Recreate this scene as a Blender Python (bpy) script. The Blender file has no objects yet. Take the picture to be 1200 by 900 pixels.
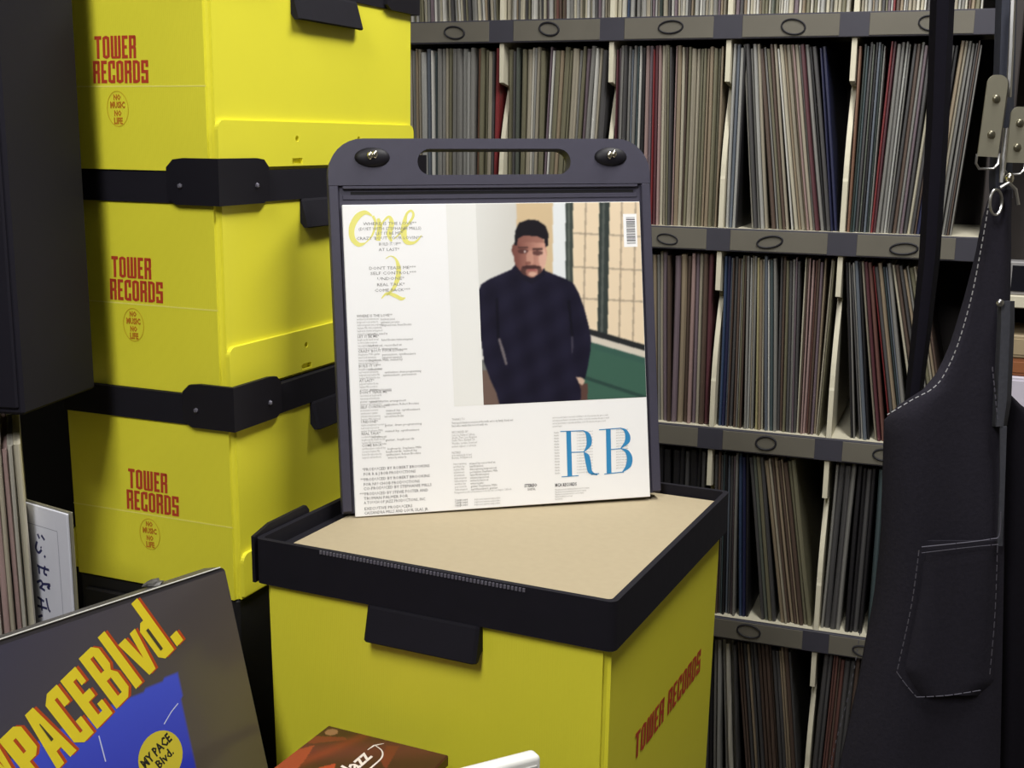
import bpy, bmesh, math, random
import numpy as np
from mathutils import Vector, Matrix

random.seed(7)
SC = bpy.context.scene
COL = SC.collection
CAMH = 129.0                     # camera height above the floor, cm; all lengths below are cm
F, PITCH, ROLL = 1418.1, 0.2007, 0.0119

# ------------------------------------------------------------------ camera, world, lights, exposure
_c, _s = math.cos(PITCH), math.sin(PITCH)
_fw = Vector((0, _c, -_s)); _up0 = Vector((0, _s, _c)); _rt0 = Vector((1, 0, 0))
_cr, _sr = math.cos(ROLL), math.sin(ROLL)
_rt = _cr * _rt0 + _sr * _up0
_up = _cr * _up0 - _sr * _rt0
cam_d = bpy.data.cameras.new('camera'); cam = bpy.data.objects.new('camera', cam_d); COL.objects.link(cam)
cam_d.sensor_width = 36.0; cam_d.lens = F / 1200 * 36.0; cam_d.clip_start = 0.02
cam.matrix_world = Matrix(((_rt.x, _up.x, -_fw.x, 0), (_rt.y, _up.y, -_fw.y, 0), (_rt.z, _up.z, -_fw.z, CAMH / 100), (0, 0, 0, 1)))
SC.camera = cam

w = bpy.data.worlds.new('room_world'); SC.world = w; w.use_nodes = True
w.node_tree.nodes['Background'].inputs[0].default_value = (0.9, 0.92, 1.0, 1)
w.node_tree.nodes['Background'].inputs[1].default_value = 0.10

def area(name, loc, target, sx, sy, power, col=(1, 1, 1)):
    d = bpy.data.lights.new(name, 'AREA'); d.shape = 'RECTANGLE'; d.size = sx / 100; d.size_y = sy / 100
    d.energy = power; d.color = col
    o = bpy.data.objects.new(name, d); COL.objects.link(o)
    a = Vector(loc) / 100 + Vector((0, 0, CAMH / 100)); b = Vector(target) / 100 + Vector((0, 0, CAMH / 100))
    o.location = a; o.rotation_euler = (b - a).to_track_quat('-Z', 'Y').to_euler()
    return o
area('fluorescent_near', (53, 111, 112), (53, 111, 0), 20, 110, 29, (1.0, 0.985, 0.95))
area('fluorescent_behind', (-45, -12, 112), (-10, 80, 0), 34, 110, 36, (1.0, 0.985, 0.965))

SC.view_settings.view_transform = 'Standard'
SC.view_settings.look = 'None'
SC.view_settings.gamma = 1.0
SC.view_settings.use_curve_mapping = False
SC.view_settings.exposure = 0.0

# ------------------------------------------------------------------ helpers
def V3(x, y, z): return Vector((x / 100, y / 100, (z + CAMH) / 100))

def lin(c):
    return tuple(((v / 255) / 12.92 if v / 255 <= 0.04045 else ((v / 255 + 0.055) / 1.055) ** 2.4) for v in c)

MATS = {}
def mat(name, rgb, rough=0.6, metal=0.0, noise=0.0, nscale=40, bump=0.0, spec=0.5, wave=None, coat=0.0):
    """plain procedural material; rgb is sRGB 0..255"""
    if name in MATS: return MATS[name]
    m = bpy.data.materials.new(name); m.use_nodes = True
    nt = m.node_tree; b = nt.nodes['Principled BSDF']
    c = lin(rgb)
    b.inputs['Base Color'].default_value = (*c, 1)
    b.inputs['Roughness'].default_value = rough
    b.inputs['Metallic'].default_value = metal
    b.inputs['Specular IOR Level'].default_value = spec
    b.inputs['Coat Weight'].default_value = coat
    b.inputs['Coat Roughness'].default_value = 0.12
    tc = None
    if noise > 0 or bump > 0:
        tc = nt.nodes.new('ShaderNodeTexCoord'); n = nt.nodes.new('ShaderNodeTexNoise')
        n.inputs['Scale'].default_value = nscale; n.inputs['Detail'].default_value = 4
        nt.links.new(tc.outputs['Object'], n.inputs['Vector'])
        if noise > 0:
            r = nt.nodes.new('ShaderNodeMapRange'); r.inputs[3].default_value = 1 - noise; r.inputs[4].default_value = 1 + noise
            nt.links.new(n.outputs[0], r.inputs[0])
            mx = nt.nodes.new('ShaderNodeVectorMath'); mx.operation = 'SCALE'; mx.inputs[0].default_value = c
            nt.links.new(r.outputs[0], mx.inputs['Scale']); nt.links.new(mx.outputs[0], b.inputs['Base Color'])
        if bump > 0:
            bp = nt.nodes.new('ShaderNodeBump'); bp.inputs['Strength'].default_value = bump; bp.inputs['Distance'].default_value = 0.002
            nt.links.new(n.outputs[0], bp.inputs['Height']); nt.links.new(bp.outputs[0], b.inputs['Normal'])
    if wave:
        tc = tc or nt.nodes.new('ShaderNodeTexCoord')
        wv = nt.nodes.new('ShaderNodeTexWave'); wv.bands_direction = wave[0]; wv.inputs['Scale'].default_value = wave[1]
        nt.links.new(tc.outputs['Object'], wv.inputs['Vector'])
        bp = nt.nodes.new('ShaderNodeBump'); bp.inputs['Strength'].default_value = wave[2]; bp.inputs['Distance'].default_value = 0.001
        nt.links.new(wv.outputs[0], bp.inputs['Height']); nt.links.new(bp.outputs[0], b.inputs['Normal'])
    MATS[name] = m
    return m

def mat_attr(name, rough=0.4, coat=0.0):
    """print whose colours are stored per vertex"""
    m = bpy.data.materials.new(name); m.use_nodes = True; nt = m.node_tree; b = nt.nodes['Principled BSDF']
    a = nt.nodes.new('ShaderNodeAttribute'); a.attribute_name = 'ink'
    nt.links.new(a.outputs['Color'], b.inputs['Base Color'])
    b.inputs['Roughness'].default_value = rough; b.inputs['Coat Weight'].default_value = coat; b.inputs['Coat Roughness'].default_value = 0.1
    return m

def _inside(x, y, poly):
    r = False; n = len(poly)
    for i in range(n):
        x0, y0 = poly[i]; x1, y1 = poly[(i + 1) % n]
        if (y0 > y) != (y1 > y) and x < x0 + (y - y0) * (x1 - x0) / (y1 - y0): r = not r
    return r

class MB:
    def __init__(s): s.v = []; s.f = []; s.mi = []
    def add(s, vs, fs, mi=0):
        o = len(s.v); s.v += [tuple(v) for v in vs]; s.f += [tuple(i + o for i in f) for f in fs]; s.mi += [mi] * len(fs)
        return s
    def box(s, x0, x1, y0, y1, z0, z1, mi=0):
        v = [(x, y, z) for z in (z0, z1) for y in (y0, y1) for x in (x0, x1)]
        return s.add(v, [(0, 2, 3, 1), (4, 5, 7, 6), (0, 1, 5, 4), (2, 6, 7, 3), (0, 4, 6, 2), (1, 3, 7, 5)], mi)
    def rbox(s, x0, x1, y0, y1, z0, z1, r=0.3, seg=2, mi=0):
        bm = bmesh.new(); bmesh.ops.create_cube(bm, size=1)
        for v in bm.verts: v.co = Vector(((x0 + x1) / 2 + v.co.x * (x1 - x0), (y0 + y1) / 2 + v.co.y * (y1 - y0), (z0 + z1) / 2 + v.co.z * (z1 - z0)))
        bmesh.ops.bevel(bm, geom=bm.edges[:], offset=r, segments=seg, affect='EDGES', profile=0.5)
        return s.bm(bm, mi)
    def bm(s, bm, mi=0, M=None):
        bm.verts.index_update()
        vs = [(M @ v.co if M else v.co.copy()) for v in bm.verts]
        s.add(vs, [tuple(v.index for v in f.verts) for f in bm.faces], mi); bm.free(); return s
    def tube(s, pts, r, n=8, closed=False, mi=0):
        P = [Vector(p) for p in pts]; m = len(P); vs = []; fs = []
        prev = None
        for i, p in enumerate(P):
            t = ((P[(i + 1) % m] - P[i - 1]) if closed else (P[min(i + 1, m - 1)] - P[max(i - 1, 0)])).normalized()
            if prev is None:
                a = Vector((0, 0, 1)) if abs(t.z) < 0.9 else Vector((1, 0, 0))
                nn = t.cross(a).normalized()
            else:
                nn = (prev - t * prev.dot(t)).normalized()
            prev = nn; bb = t.cross(nn)
            for k in range(n):
                a = 2 * math.pi * k / n; vs.append(p + nn * (r * math.cos(a)) + bb * (r * math.sin(a)))
        for i in range(m if closed else m - 1):
            j = (i + 1) % m
            for k in range(n): fs.append((i * n + k, i * n + (k + 1) % n, j * n + (k + 1) % n, j * n + k))
        if not closed: fs += [tuple(range(n - 1, -1, -1)), tuple((m - 1) * n + k for k in range(n))]
        return s.add(vs, fs, mi)
    def prism(s, outer, h0, h1, holes=(), fr=None, mi=0):
        """2-D outline (with holes) extruded from h0 to h1; fr maps (a, b, h) to 3-D"""
        fr = fr or (lambda a, b, h: (a, b, h))
        bm = bmesh.new(); edges = []
        for lp in [outer, *holes]:
            vv = [bm.verts.new((p[0], p[1], 0)) for p in lp]
            edges += [bm.edges.new((vv[i], vv[(i + 1) % len(vv)])) for i in range(len(vv))]
        bmesh.ops.triangle_fill(bm, use_beauty=True, use_dissolve=False, edges=edges)
        bm.verts.index_update()
        n = len(bm.verts); pts = [(v.co.x, v.co.y) for v in bm.verts]
        tris = []
        for f in bm.faces:
            c = f.calc_center_median(); pass
            if _inside(c.x, c.y, outer) and not any(_inside(c.x, c.y, h_) for h_ in holes): tris.append(tuple(v.index for v in f.verts))
        bm.free()
        vs = [fr(a, b, h0) for a, b in pts] + [fr(a, b, h1) for a, b in pts]
        fs = [tuple(reversed(t)) for t in tris] + [tuple(i + n for i in t) for t in tris]
        o = 0
        for lp in [outer, *holes]:
            k = len(lp)
            for i in range(k): fs.append((o + i, o + (i + 1) % k, o + (i + 1) % k + n, o + i + n))
            o += k
        s.add(vs, fs, mi); return s
    def flat(s, pts, mi=0): return s.add(pts, [tuple(range(len(pts)))], mi)
    def build(s, name, mats, parent=None, smooth=False, fix=True, link=True):
        me = bpy.data.meshes.new(name)
        me.from_pydata([(a / 100, b / 100, c / 100) for a, b, c in s.v], [], s.f)
        for m in (mats if isinstance(mats, (list, tuple)) else [mats]): me.materials.append(m)
        if any(s.mi): me.polygons.foreach_set('material_index', s.mi)
        if fix:
            bm = bmesh.new(); bm.from_mesh(me); bmesh.ops.recalc_face_normals(bm, faces=bm.faces[:]); bm.to_mesh(me); bm.free()
        if smooth:
            me.polygons.foreach_set('use_smooth', [True] * len(me.polygons)); me.set_sharp_from_angle(angle=math.radians(35))
        me.update()
        o = bpy.data.objects.new(name, me)
        if link: COL.objects.link(o)
        if parent is not None: o.parent = parent
        return o

def tag(o, label=None, cat=None, group=None, kind=None):
    if label: o['label'] = label
    if cat: o['category'] = cat
    if group: o['group'] = group
    if kind: o['kind'] = kind
    return o

def thing(name, M, label, cat, group=None):
    o = bpy.data.objects.new(name, None); COL.objects.link(o); o.empty_display_size = 0.05
    o.matrix_world = M
    return tag(o, label, cat, group)

def frame(x, y, z, yaw=0.0, tilt=None):
    M = Matrix.Translation(V3(x, y, z)) @ Matrix.Rotation(yaw, 4, 'Z')
    return M @ tilt if tilt is not None else M

def copy_tree(o, parent=None):
    c = o.copy(); COL.objects.link(c)
    if parent is not None: c.parent = parent
    for ch in list(o.children): copy_tree(ch, c)
    return c

def rrect(x0, x1, z0, z1, r, n=6, corners=(1, 1, 1, 1)):
    """rounded rectangle, anticlockwise from lower left; corners = ll, lr, ur, ul"""
    out = []
    for (cx, cz, a0, on, qx, qz) in ((x0 + r, z0 + r, 180, corners[0], x0, z0), (x1 - r, z0 + r, 270, corners[1], x1, z0), (x1 - r, z1 - r, 0, corners[2], x1, z1), (x0 + r, z1 - r, 90, corners[3], x0, z1)):
        if on:
            for i in range(n + 1):
                a = math.radians(a0 + 90 * i / n); out.append((cx + r * math.cos(a), cz + r * math.sin(a)))
        else:
            out.append((qx, qz))
    return out

def ray(px, py):
    return _fw + _rt * ((px - 600) / F) + _up * ((450 - py) / F)
def at(px, py, y):
    d = ray(px, py); return d * (y / d.y)

# heavy condensed block letters, unit height, drawn as rectangles / polygons
def glyph(ch):
    t = 0.19; wd = 0.5
    R = lambda a, b, c, d: [(a, b), (c, b), (c, d), (a, d)]
    if ch == 'T': return wd, [R(0, .84, wd, 1), R(wd / 2 - t / 2, 0, wd / 2 + t / 2, .84)]
    if ch == 'I': return t, [R(0, 0, t, 1)]
    if ch == 'O': return wd, [[(0, .07), (t, .0), (t, 1), (0, .93)], [(wd - t, 0), (wd, .07), (wd, .93), (wd - t, 1)], R(t, 0, wd - t, .14), R(t, .86, wd - t, 1)]
    if ch == 'D': return wd, [R(0, 0, t, 1), [(wd - t, 0), (wd, .08), (wd, .92), (wd - t, 1)], R(t, 0, wd - t, .14), R(t, .86, wd - t, 1)]
    if ch == 'C': return wd, [[(0, .07), (t, 0), (t, 1), (0, .93)], R(t, 0, wd, .14), R(t, .86, wd, 1), R(wd - t, .14, wd, .36), R(wd - t, .64, wd, .86)]
    if ch == 'W': return .72, [R(0, .1, t, 1), R(.36 - t / 2, .1, .36 + t / 2, 1), R(.72 - t, .1, .72, 1), [(0, .1), (.05, 0), (.67, 0), (.72, .1)]]
    if ch == 'E': return .42, [R(0, 0, t, 1), R(t, 0, .42, .15), R(t, .85, .42, 1), R(t, .43, .36, .57)]
    if ch == 'R': return wd, [R(0, 0, t, 1), R(wd - t, .55, wd, .96), R(t, .86, wd - .03, 1), R(t, .42, wd - t, .56), R(wd - t, 0, wd, .47), R(wd - t - .02, .46, wd - .03, .56)]
    if ch == 'S': return wd, [R(0, 0, wd, .14), R(0, .86, wd, 1), R(0, .55, t, .86), R(wd - t, .14, wd, .45), R(0, .43, wd, .57), R(0, .14, t, .3), R(wd - t, .7, wd, .86)]
    if ch == 'M': return .74, [R(0, 0, t, 1), R(.74 - t, 0, .74, 1), [(t, 1), (t, .62), (.37, .25), (.37, .6)], [(.37, .6), (.37, .25), (.74 - t, .62), (.74 - t, 1)]]
    if ch == 'Y': return .56, [R(.28 - t / 2, 0, .28 + t / 2, .45), [(.28 - t / 2, .45), (.28 + t / 2, .45), (.2, 1), (0, 1)], [(.28 - t / 2, .45), (.28 + t / 2, .45), (.56, 1), (.36, 1)]]
    return .25, []

def block_text(mb, s, x, z, h, wscale, fr, gap=0.09, mi=0, sk=0.0):
    for ch in s:
        wd, polys = glyph(ch)
        for p in polys: mb.flat([fr(x + (a + sk * b) * h * wscale, z + b * h) for a, b in p], mi)
        x += (wd + gap) * h * wscale
    return x
def block_width(s, h, wscale, gap=0.09): return sum((glyph(c)[0] + gap) * h * wscale for c in s) - gap * h * wscale

_fonts = {}
def font_text(mb, s, x, z, h, fr, align='L', wscale=1.0, bold=0.0, shear=0.0, mi=0):
    """built-in font, letter height h; fr maps (a, b) to 3-D"""
    cu = bpy.data.curves.new('t', 'FONT'); cu.body = s; cu.size = 1.0; cu.resolution_u = 1; cu.offset = bold; cu.shear = shear
    ob = bpy.data.objects.new('t', cu); COL.objects.link(ob)
    dg = bpy.context.evaluated_depsgraph_get(); me = bpy.data.meshes.new_from_object(ob.evaluated_get(dg))
    if len(me.vertices):
        vs = [v.co.copy() for v in me.vertices]
        k = h / 0.7; wx = max(v.x for v in vs) * k * wscale
        ox = {'L': 0, 'C': -wx / 2, 'R': -wx}[align]
        mb.add([fr(x + ox + v.x * k * wscale, z + v.y * k) for v in vs], [tuple(p.vertices) for p in me.polygons], mi)
    bpy.data.meshes.remove(me); bpy.data.objects.remove(ob); bpy.data.curves.remove(cu)

def ribbon(mb, pts, widths, fr, mi=0, nrm=None):
    """flat pen stroke of varying width through 2-D points"""
    n = len(pts); L = []; R = []
    for i in range(n):
        a = Vector(pts[max(i - 1, 0)]); b = Vector(pts[min(i + 1, n - 1)]); t = (b - a)
        t = t.normalized() if t.length > 1e-9 else Vector((1, 0)); q = Vector((-t.y, t.x)) if nrm is None else Vector(nrm)
        wd = widths[i] if isinstance(widths, (list, tuple)) else widths
        p = Vector(pts[i]); L.append(p + q * wd / 2); R.append(p - q * wd / 2)
    vs = [fr(*p) for p in L] + [fr(*p) for p in R]
    mb.add(vs, [(i, i + 1, n + i + 1, n + i) for i in range(n - 1)], mi)

def spline(pts, n=8):
    out = []
    P = [Vector(p) for p in pts]
    for i in range(len(P) - 1):
        p0, p1, p2, p3 = P[max(i - 1, 0)], P[i], P[i + 1], P[min(i + 2, len(P) - 1)]
        for k in range(n):
            t = k / n
            out.append(0.5 * ((2 * p1) + (p2 - p0) * t + (2 * p0 - 5 * p1 + 4 * p2 - p3) * t * t + (3 * p1 - p0 - 3 * p2 + p3) * t ** 3))
    out.append(P[-1]); return out

def painted_grid(name, fr, a0, a1, b0, b1, na, nb, paint, m, parent):
    A, B = np.meshgrid(np.linspace(a0, a1, na), np.linspace(b0, b1, nb))
    rgb = paint(A, B)                                    # sRGB 0..255, shape nb x na x 3
    c = np.clip(rgb, 0, 255) / 255; c = np.where(c <= 0.04045, c / 12.92, ((c + 0.055) / 1.055) ** 2.4)
    vs = [tuple(x / 100 for x in fr(a, b)) for a, b in zip(A.ravel(), B.ravel())]
    fs = [(j * na + i, j * na + i + 1, (j + 1) * na + i + 1, (j + 1) * na + i) for j in range(nb - 1) for i in range(na - 1)]
    me = bpy.data.meshes.new(name); me.from_pydata(vs, [], fs)
    at_ = me.color_attributes.new('ink', 'FLOAT_COLOR', 'POINT')
    at_.data.foreach_set('color', np.concatenate([c.reshape(-1, 3), np.ones((na * nb, 1))], 1).astype(np.float32).ravel())
    me.materials.append(m); o = bpy.data.objects.new(name, me); COL.objects.link(o); o.parent = parent
    return o

def inpoly(X, Y, poly):
    r = np.zeros(X.shape, bool); n = len(poly)
    for i in range(n):
        x0, y0 = poly[i]; x1, y1 = poly[(i + 1) % n]
        if y0 == y1: continue
        c = ((Y >= min(y0, y1)) & (Y < max(y0, y1))) & (X < x0 + (Y - y0) * (x1 - x0) / (y1 - y0))
        r ^= c
    return r

# ------------------------------------------------------------------ materials
M_yellow = mat('yellow_corrugated_plastic', (236, 229, 62), 0.42, noise=0.05, nscale=9, wave=('X', 140, 0.10))
M_yfold = mat('yellow_crease', (246, 240, 120), 0.45)
M_black = mat('black_strap_fabric', (17, 15, 25), 0.8, noise=0.2, nscale=60, bump=0.15, spec=0.3)
M_blackp = mat('black_moulded_plastic', (17, 15, 24), 0.55, noise=0.1, nscale=30, spec=0.35)
M_case = mat('dark_grey_moulded_plastic', (62, 60, 76), 0.55, noise=0.08, nscale=120, bump=0.06)
M_caseg = mat('groove_black', (14, 13, 18), 0.8)
M_red = mat('red_print', (190, 66, 40), 0.5)
M_orange = mat('faint_orange_print', (200, 128, 34), 0.5)
M_hole = mat('dark_hole', (110, 98, 8), 0.8)
M_metal = mat('bright_metal', (215, 210, 195), 0.22, metal=1.0)
M_wire = mat('steel_wire', (190, 190, 190), 0.3, metal=1.0)
M_dull = mat('brushed_steel_plate', (196, 192, 172), 0.4, metal=0.75, noise=0.06)
M_card = mat('chipboard', (170, 156, 128), 0.85, noise=0.05, nscale=120)
M_white = mat('white_card', (249, 249, 250), 0.5)
M_paper = mat('white_print_panel', (240, 240, 237), 0.5)
M_ink = mat('grey_print_ink', (136, 134, 134), 0.6)
M_inkd = mat('dark_print_ink', (92, 90, 94), 0.6)
M_inkl = mat('light_print_ink', (172, 171, 170), 0.6)
M_yink = mat('yellow_print_ink', (236, 231, 128), 0.6)
M_blueink = mat('blue_print_ink', (52, 140, 196), 0.5)
M_zip = mat('zip_teeth', (112, 110, 122), 0.4, metal=0.3)
M_table = mat('black_table', (18, 17, 22), 0.6, noise=0.15, nscale=12)
M_cab = mat('black_cabinet', (22, 20, 31), 0.75, noise=0.12, nscale=20, spec=0.25)
M_lip = mat('dark_painted_lip', (58, 57, 68), 0.6, noise=0.1, nscale=25)
M_strip = mat('worn_label_strip', (104, 100, 90), 0.65, noise=0.14, nscale=14)
M_ring = mat('black_rubber_ring', (30, 29, 36), 0.7)
M_shelfw = mat('cream_painted_wood', (218, 212, 190), 0.6, noise=0.05, nscale=18)
M_shelfd = mat('dark_wood_shelf', (52, 46, 46), 0.7, noise=0.15, nscale=14)
M_denim = mat('dark_denim', (41, 39, 48), 0.95, noise=0.22, nscale=260, bump=0.2, spec=0.15)
M_denimd = mat('darker_denim', (22, 20, 27), 0.95, noise=0.2, nscale=260, spec=0.12)
M_denimf = mat('faded_lit_denim', (70, 71, 78), 0.95, noise=0.2, nscale=200, spec=0.15)
M_strap = mat('black_webbing', (20, 18, 28), 0.9, noise=0.15, nscale=180, spec=0.15)
M_thread = mat('white_thread', (160, 160, 164), 0.8)
M_threadd = mat('grey_thread', (84, 82, 94), 0.8)
M_wall = mat('off_white_wall', (170, 164, 150), 0.8, noise=0.04, nscale=6)
M_floor = mat('grey_floor', (96, 90, 84), 0.7, noise=0.1, nscale=10)
M_ceil = mat('white_ceiling', (216, 214, 208), 0.85, noise=0.03, nscale=8)

# ------------------------------------------------------------------ room shell
ZF = -CAMH; ZC = 125
def slab(name, x0, x1, y0, y1, z0, z1, m):
    mb = MB(); mb.box(x0, x1, y0, y1, z0, z1); o = mb.build(name, m); o.location = (0, 0, CAMH / 100); tag(o, kind='structure'); return o
slab('floor', -190, 230, -260, 330, ZF - 6, ZF, M_floor)
slab('ceiling', -190, 230, -260, 330, ZC, ZC + 6, M_ceil)
slab('wall_back', -190, 230, 324, 330, ZF, ZC, M_wall)
slab('wall_front', -190, 230, -260, -254, ZF, ZC, M_wall)
slab('wall_left', -190, -184, -254, 324, ZF, ZC, M_wall)
slab('wall_right', 224, 230, -254, 324, ZF, ZC, M_wall)
slab('baseboard_back', -184, 224, 322.6, 324, ZF, ZF + 8, M_shelfd)

M_tube = bpy.data.materials.new('lit_tube'); M_tube.use_nodes = True
M_tube.node_tree.nodes['Principled BSDF'].inputs['Emission Color'].default_value = (1, 0.97, 0.9, 1)
M_tube.node_tree.nodes['Principled BSDF'].inputs['Emission Strength'].default_value = 3.0
def ceiling_light(x, y, yaw, label):
    t = thing('ceiling_light', frame(x, y, ZC, yaw), label, 'light', 'fluorescent ceiling lights')
    mb = MB(); mb.rbox(-9, 9, -62, 62, -4, 0, 0.8); mb.build('housing', mat('lamp_housing', (230, 230, 226), 0.5), t)
    mb = MB(); mb.tube([(0, -58, -6), (0, 58, -6)], 1.4, 10); mb.build('tube', M_tube, t)
    for sgn in (-1, 1):
        mb = MB(); mb.box(-1.6, 1.6, sgn * 59 - 1.2, sgn * 59 + 1.2, -8, -4); mb.build('tube_socket', MATS['lamp_housing'], t)
ceiling_light(53, 111, 0, 'white fluorescent tube lamp on the ceiling above the record shelf aisle')
ceiling_light(-45, -12, 0, 'white fluorescent tube lamp on the ceiling behind the viewer')

# ------------------------------------------------------------------ the record shelf
SYAW = -0.3567; SW = 20.766; SP = 36.0; LIP = 4.02; SD = 33.5
SX0, SX1 = -4 * SW, 2 * SW + 1.2
SM = frame(36.3135, 214.0566, 20.905, SYAW)
shelf = thing('record_shelf', SM, 'tall cream record shelf with dark lips and black rings, packed with records', 'shelf')
for k in range(-1, 5):
    z = -SP * k
    mb = MB(); mb.box(SX0, SX1, 0.2, SD, z - 2.2, z); mb.build('shelf_board', M_shelfw, shelf)
    mb = MB(); mb.rbox(SX0, SX1, -0.6, 0.2, z - LIP, z, 0.12, 1); lip = mb.build('front_lip', M_lip, shelf)
    for j in range(-4, 2):
        u0, u1 = j * SW, (j + 1) * SW
        rr = random.Random(j * 13 + k * 7 + 50)
        mb = MB(); mb.rbox(u0 + 2.3 + rr.uniform(-.4, .4), u1 - 2.3 + rr.uniform(-.4, .4), -0.72, -0.55, z - LIP + .25, z - .25, 0.05, 1)
        mb.build('label_strip', M_strip, lip)
        cu, cz = (u0 + u1) / 2 + rr.uniform(-1.6, 1.6), z - LIP / 2 + rr.uniform(-.35, .25)
        ra, rb = 2.0 + rr.uniform(-.25, .2), 1.05 + rr.uniform(-.2, .15); tl = rr.uniform(-.2, .2)
        pts = [(cu + ra * math.cos(a) * math.cos(tl) - rb * math.sin(a) * math.sin(tl), -0.85, cz + rb * math.sin(a) + ra * math.cos(a) * math.sin(tl)) for a in [2 * math.pi * q / 24 for q in range(24)]]
        mb = MB(); mb.tube(pts, rr.uniform(.13, .2), 6, closed=True); mb.build('rubber_ring', M_ring, lip, smooth=True)
H_OP = SP - 2.2
def divider_profile():
    p = [(0.05, 0), (0.05, 8.5)]
    for t in np.linspace(0, 1, 8): p.append((0.2 + 4.2 * (t ** 1.6), 9 + 14.6 * t))
    p += [(4.4, 24.3), (1.0, 24.8), (0.05, 25.0), (0.05, H_OP), (SD - .6, H_OP), (SD - .6, 0)]
    return p
DIV = divider_profile()
for k in range(-1, 4):
    for j in range(-3, 2):
        if k == -1 and j > 9: continue
        mb = MB(); z = -SP * (k + 1)
        mb.prism(DIV, j * SW - 0.42, j * SW + 0.42, fr=lambda a, b, h: (h, a, z + b))
        mb.build('divider', M_shelfw, shelf)
zb, zt = -SP * 4 - 5.5, SP + 3
for u in (SX0 - 1.8, SX1):
    mb = MB(); mb.rbox(u, u + 1.8, -0.6, SD, zb - 1, zt, 0.15, 1); mb.build('side_panel', M_shelfd, shelf)
mb = MB(); mb.box(SX0, SX1, SD - .6, SD, zb, zt); mb.build('back_panel', M_shelfd, shelf)
mb = MB(); mb.box(SX0, SX1, 1.5, SD, zb - 1.09, -SP * 4 - 2.2); mb.build('plinth', M_shelfd, shelf)

# ------------------------------------------------------------------ records on the shelf
PAL = {'cream': (206, 196, 164), 'ivory': (214, 208, 188), 'beige': (178, 166, 138), 'tan': (166, 142, 108), 'grey': (142, 140, 134), 'pale grey': (178, 178, 172),
       'dark grey': (84, 82, 84), 'black': (36, 34, 40), 'brown': (104, 78, 64), 'reddish brown': (124, 72, 62), 'red': (150, 50, 54), 'crimson': (110, 46, 58),
       'pink': (188, 146, 140), 'mauve': (128, 104, 118), 'olive': (132, 126, 92), 'yellowish': (192, 178, 112), 'green grey': (104, 112, 98), 'teal': (70, 92, 98),
       'navy blue': (38, 42, 82), 'blue': (56, 76, 112), 'blue grey': (104, 116, 134), 'white': (226, 224, 214), 'dark green': (44, 62, 56), 'orange': (150, 96, 66)}
def sleeve_mat(name):
    key = 'sleeve_' + name.replace(' ', '_')
    if key in MATS: return MATS[key]
    m = bpy.data.materials.new(key); m.use_nodes = True; nt = m.node_tree; b = nt.nodes['Principled BSDF']
    g_ = sum(PAL[name]) / 3; d_ = .66 if name not in ('red', 'navy blue', 'blue') else .9
    c = lin(tuple(.9 * (g_ + (v - g_) * d_) for v in PAL[name]))
    tc = nt.nodes.new('ShaderNodeTexCoord'); mp = nt.nodes.new('ShaderNodeMapping'); mp.inputs['Scale'].default_value = (330, 2, 2.2)
    oi = nt.nodes.new('ShaderNodeObjectInfo')
    n = nt.nodes.new('ShaderNodeTexNoise'); n.noise_dimensions = '4D'; n.inputs['Scale'].default_value = 1.0; n.inputs['Detail'].default_value = 3
    r = nt.nodes.new('ShaderNodeMapRange'); r.inputs[1].default_value = 0.3; r.inputs[2].default_value = 0.7; r.inputs[3].default_value = 0.66; r.inputs[4].default_value = 1.2
    mu = nt.nodes.new('ShaderNodeMath'); mu.operation = 'MULTIPLY'; mu.inputs[1].default_value = 40
    sc = nt.nodes.new('ShaderNodeVectorMath'); sc.operation = 'SCALE'; sc.inputs[0].default_value = c
    nt.links.new(tc.outputs['Object'], mp.inputs[0]); nt.links.new(mp.outputs[0], n.inputs['Vector'])
    nt.links.new(oi.outputs['Random'], mu.inputs[0]); nt.links.new(mu.outputs[0], n.inputs['W'])
    nt.links.new(n.outputs[0], r.inputs[0]); nt.links.new(r.outputs[0], sc.inputs['Scale']); nt.links.new(sc.outputs[0], b.inputs['Base Color'])
    b.inputs['Roughness'].default_value = 0.42
    MATS[key] = m; return m

def sleeve_geo(mb, t, h, bow, M=None, mi=0, d=30.8):
    prof = [(-.5, d), (-.5, .3), (-.28, .0), (.28, 0), (.5, .3), (.5, d)]
    lv = [0, .33, .66, 1.0]; vs = []
    for q in lv:
        for a, b in prof:
            p = Vector((a * t + bow * 4 * q * (1 - q), b, q * h)); vs.append(M @ p if M else p)
    n = 6; fs = [(i * n + k, i * n + (k + 1) % n, (i + 1) * n + (k + 1) % n, (i + 1) * n + k) for i in range(3) for k in range(n)]
    fs += [tuple(range(n - 1, -1, -1)), tuple(range(3 * n, 4 * n))]
    return mb.add(vs, fs, mi)
SLEEVES = []
for i, (h, bow) in enumerate(((31.2, 0), (30.9, .12), (31.3, -.12), (30.6, .05))):
    mb = MB(); sleeve_geo(mb, 1.0, h, bow); SLEEVES.append((mb, h))
_protos = [mb.build('record_sleeve', M_card, link=False) for mb, h in SLEEVES]

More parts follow.
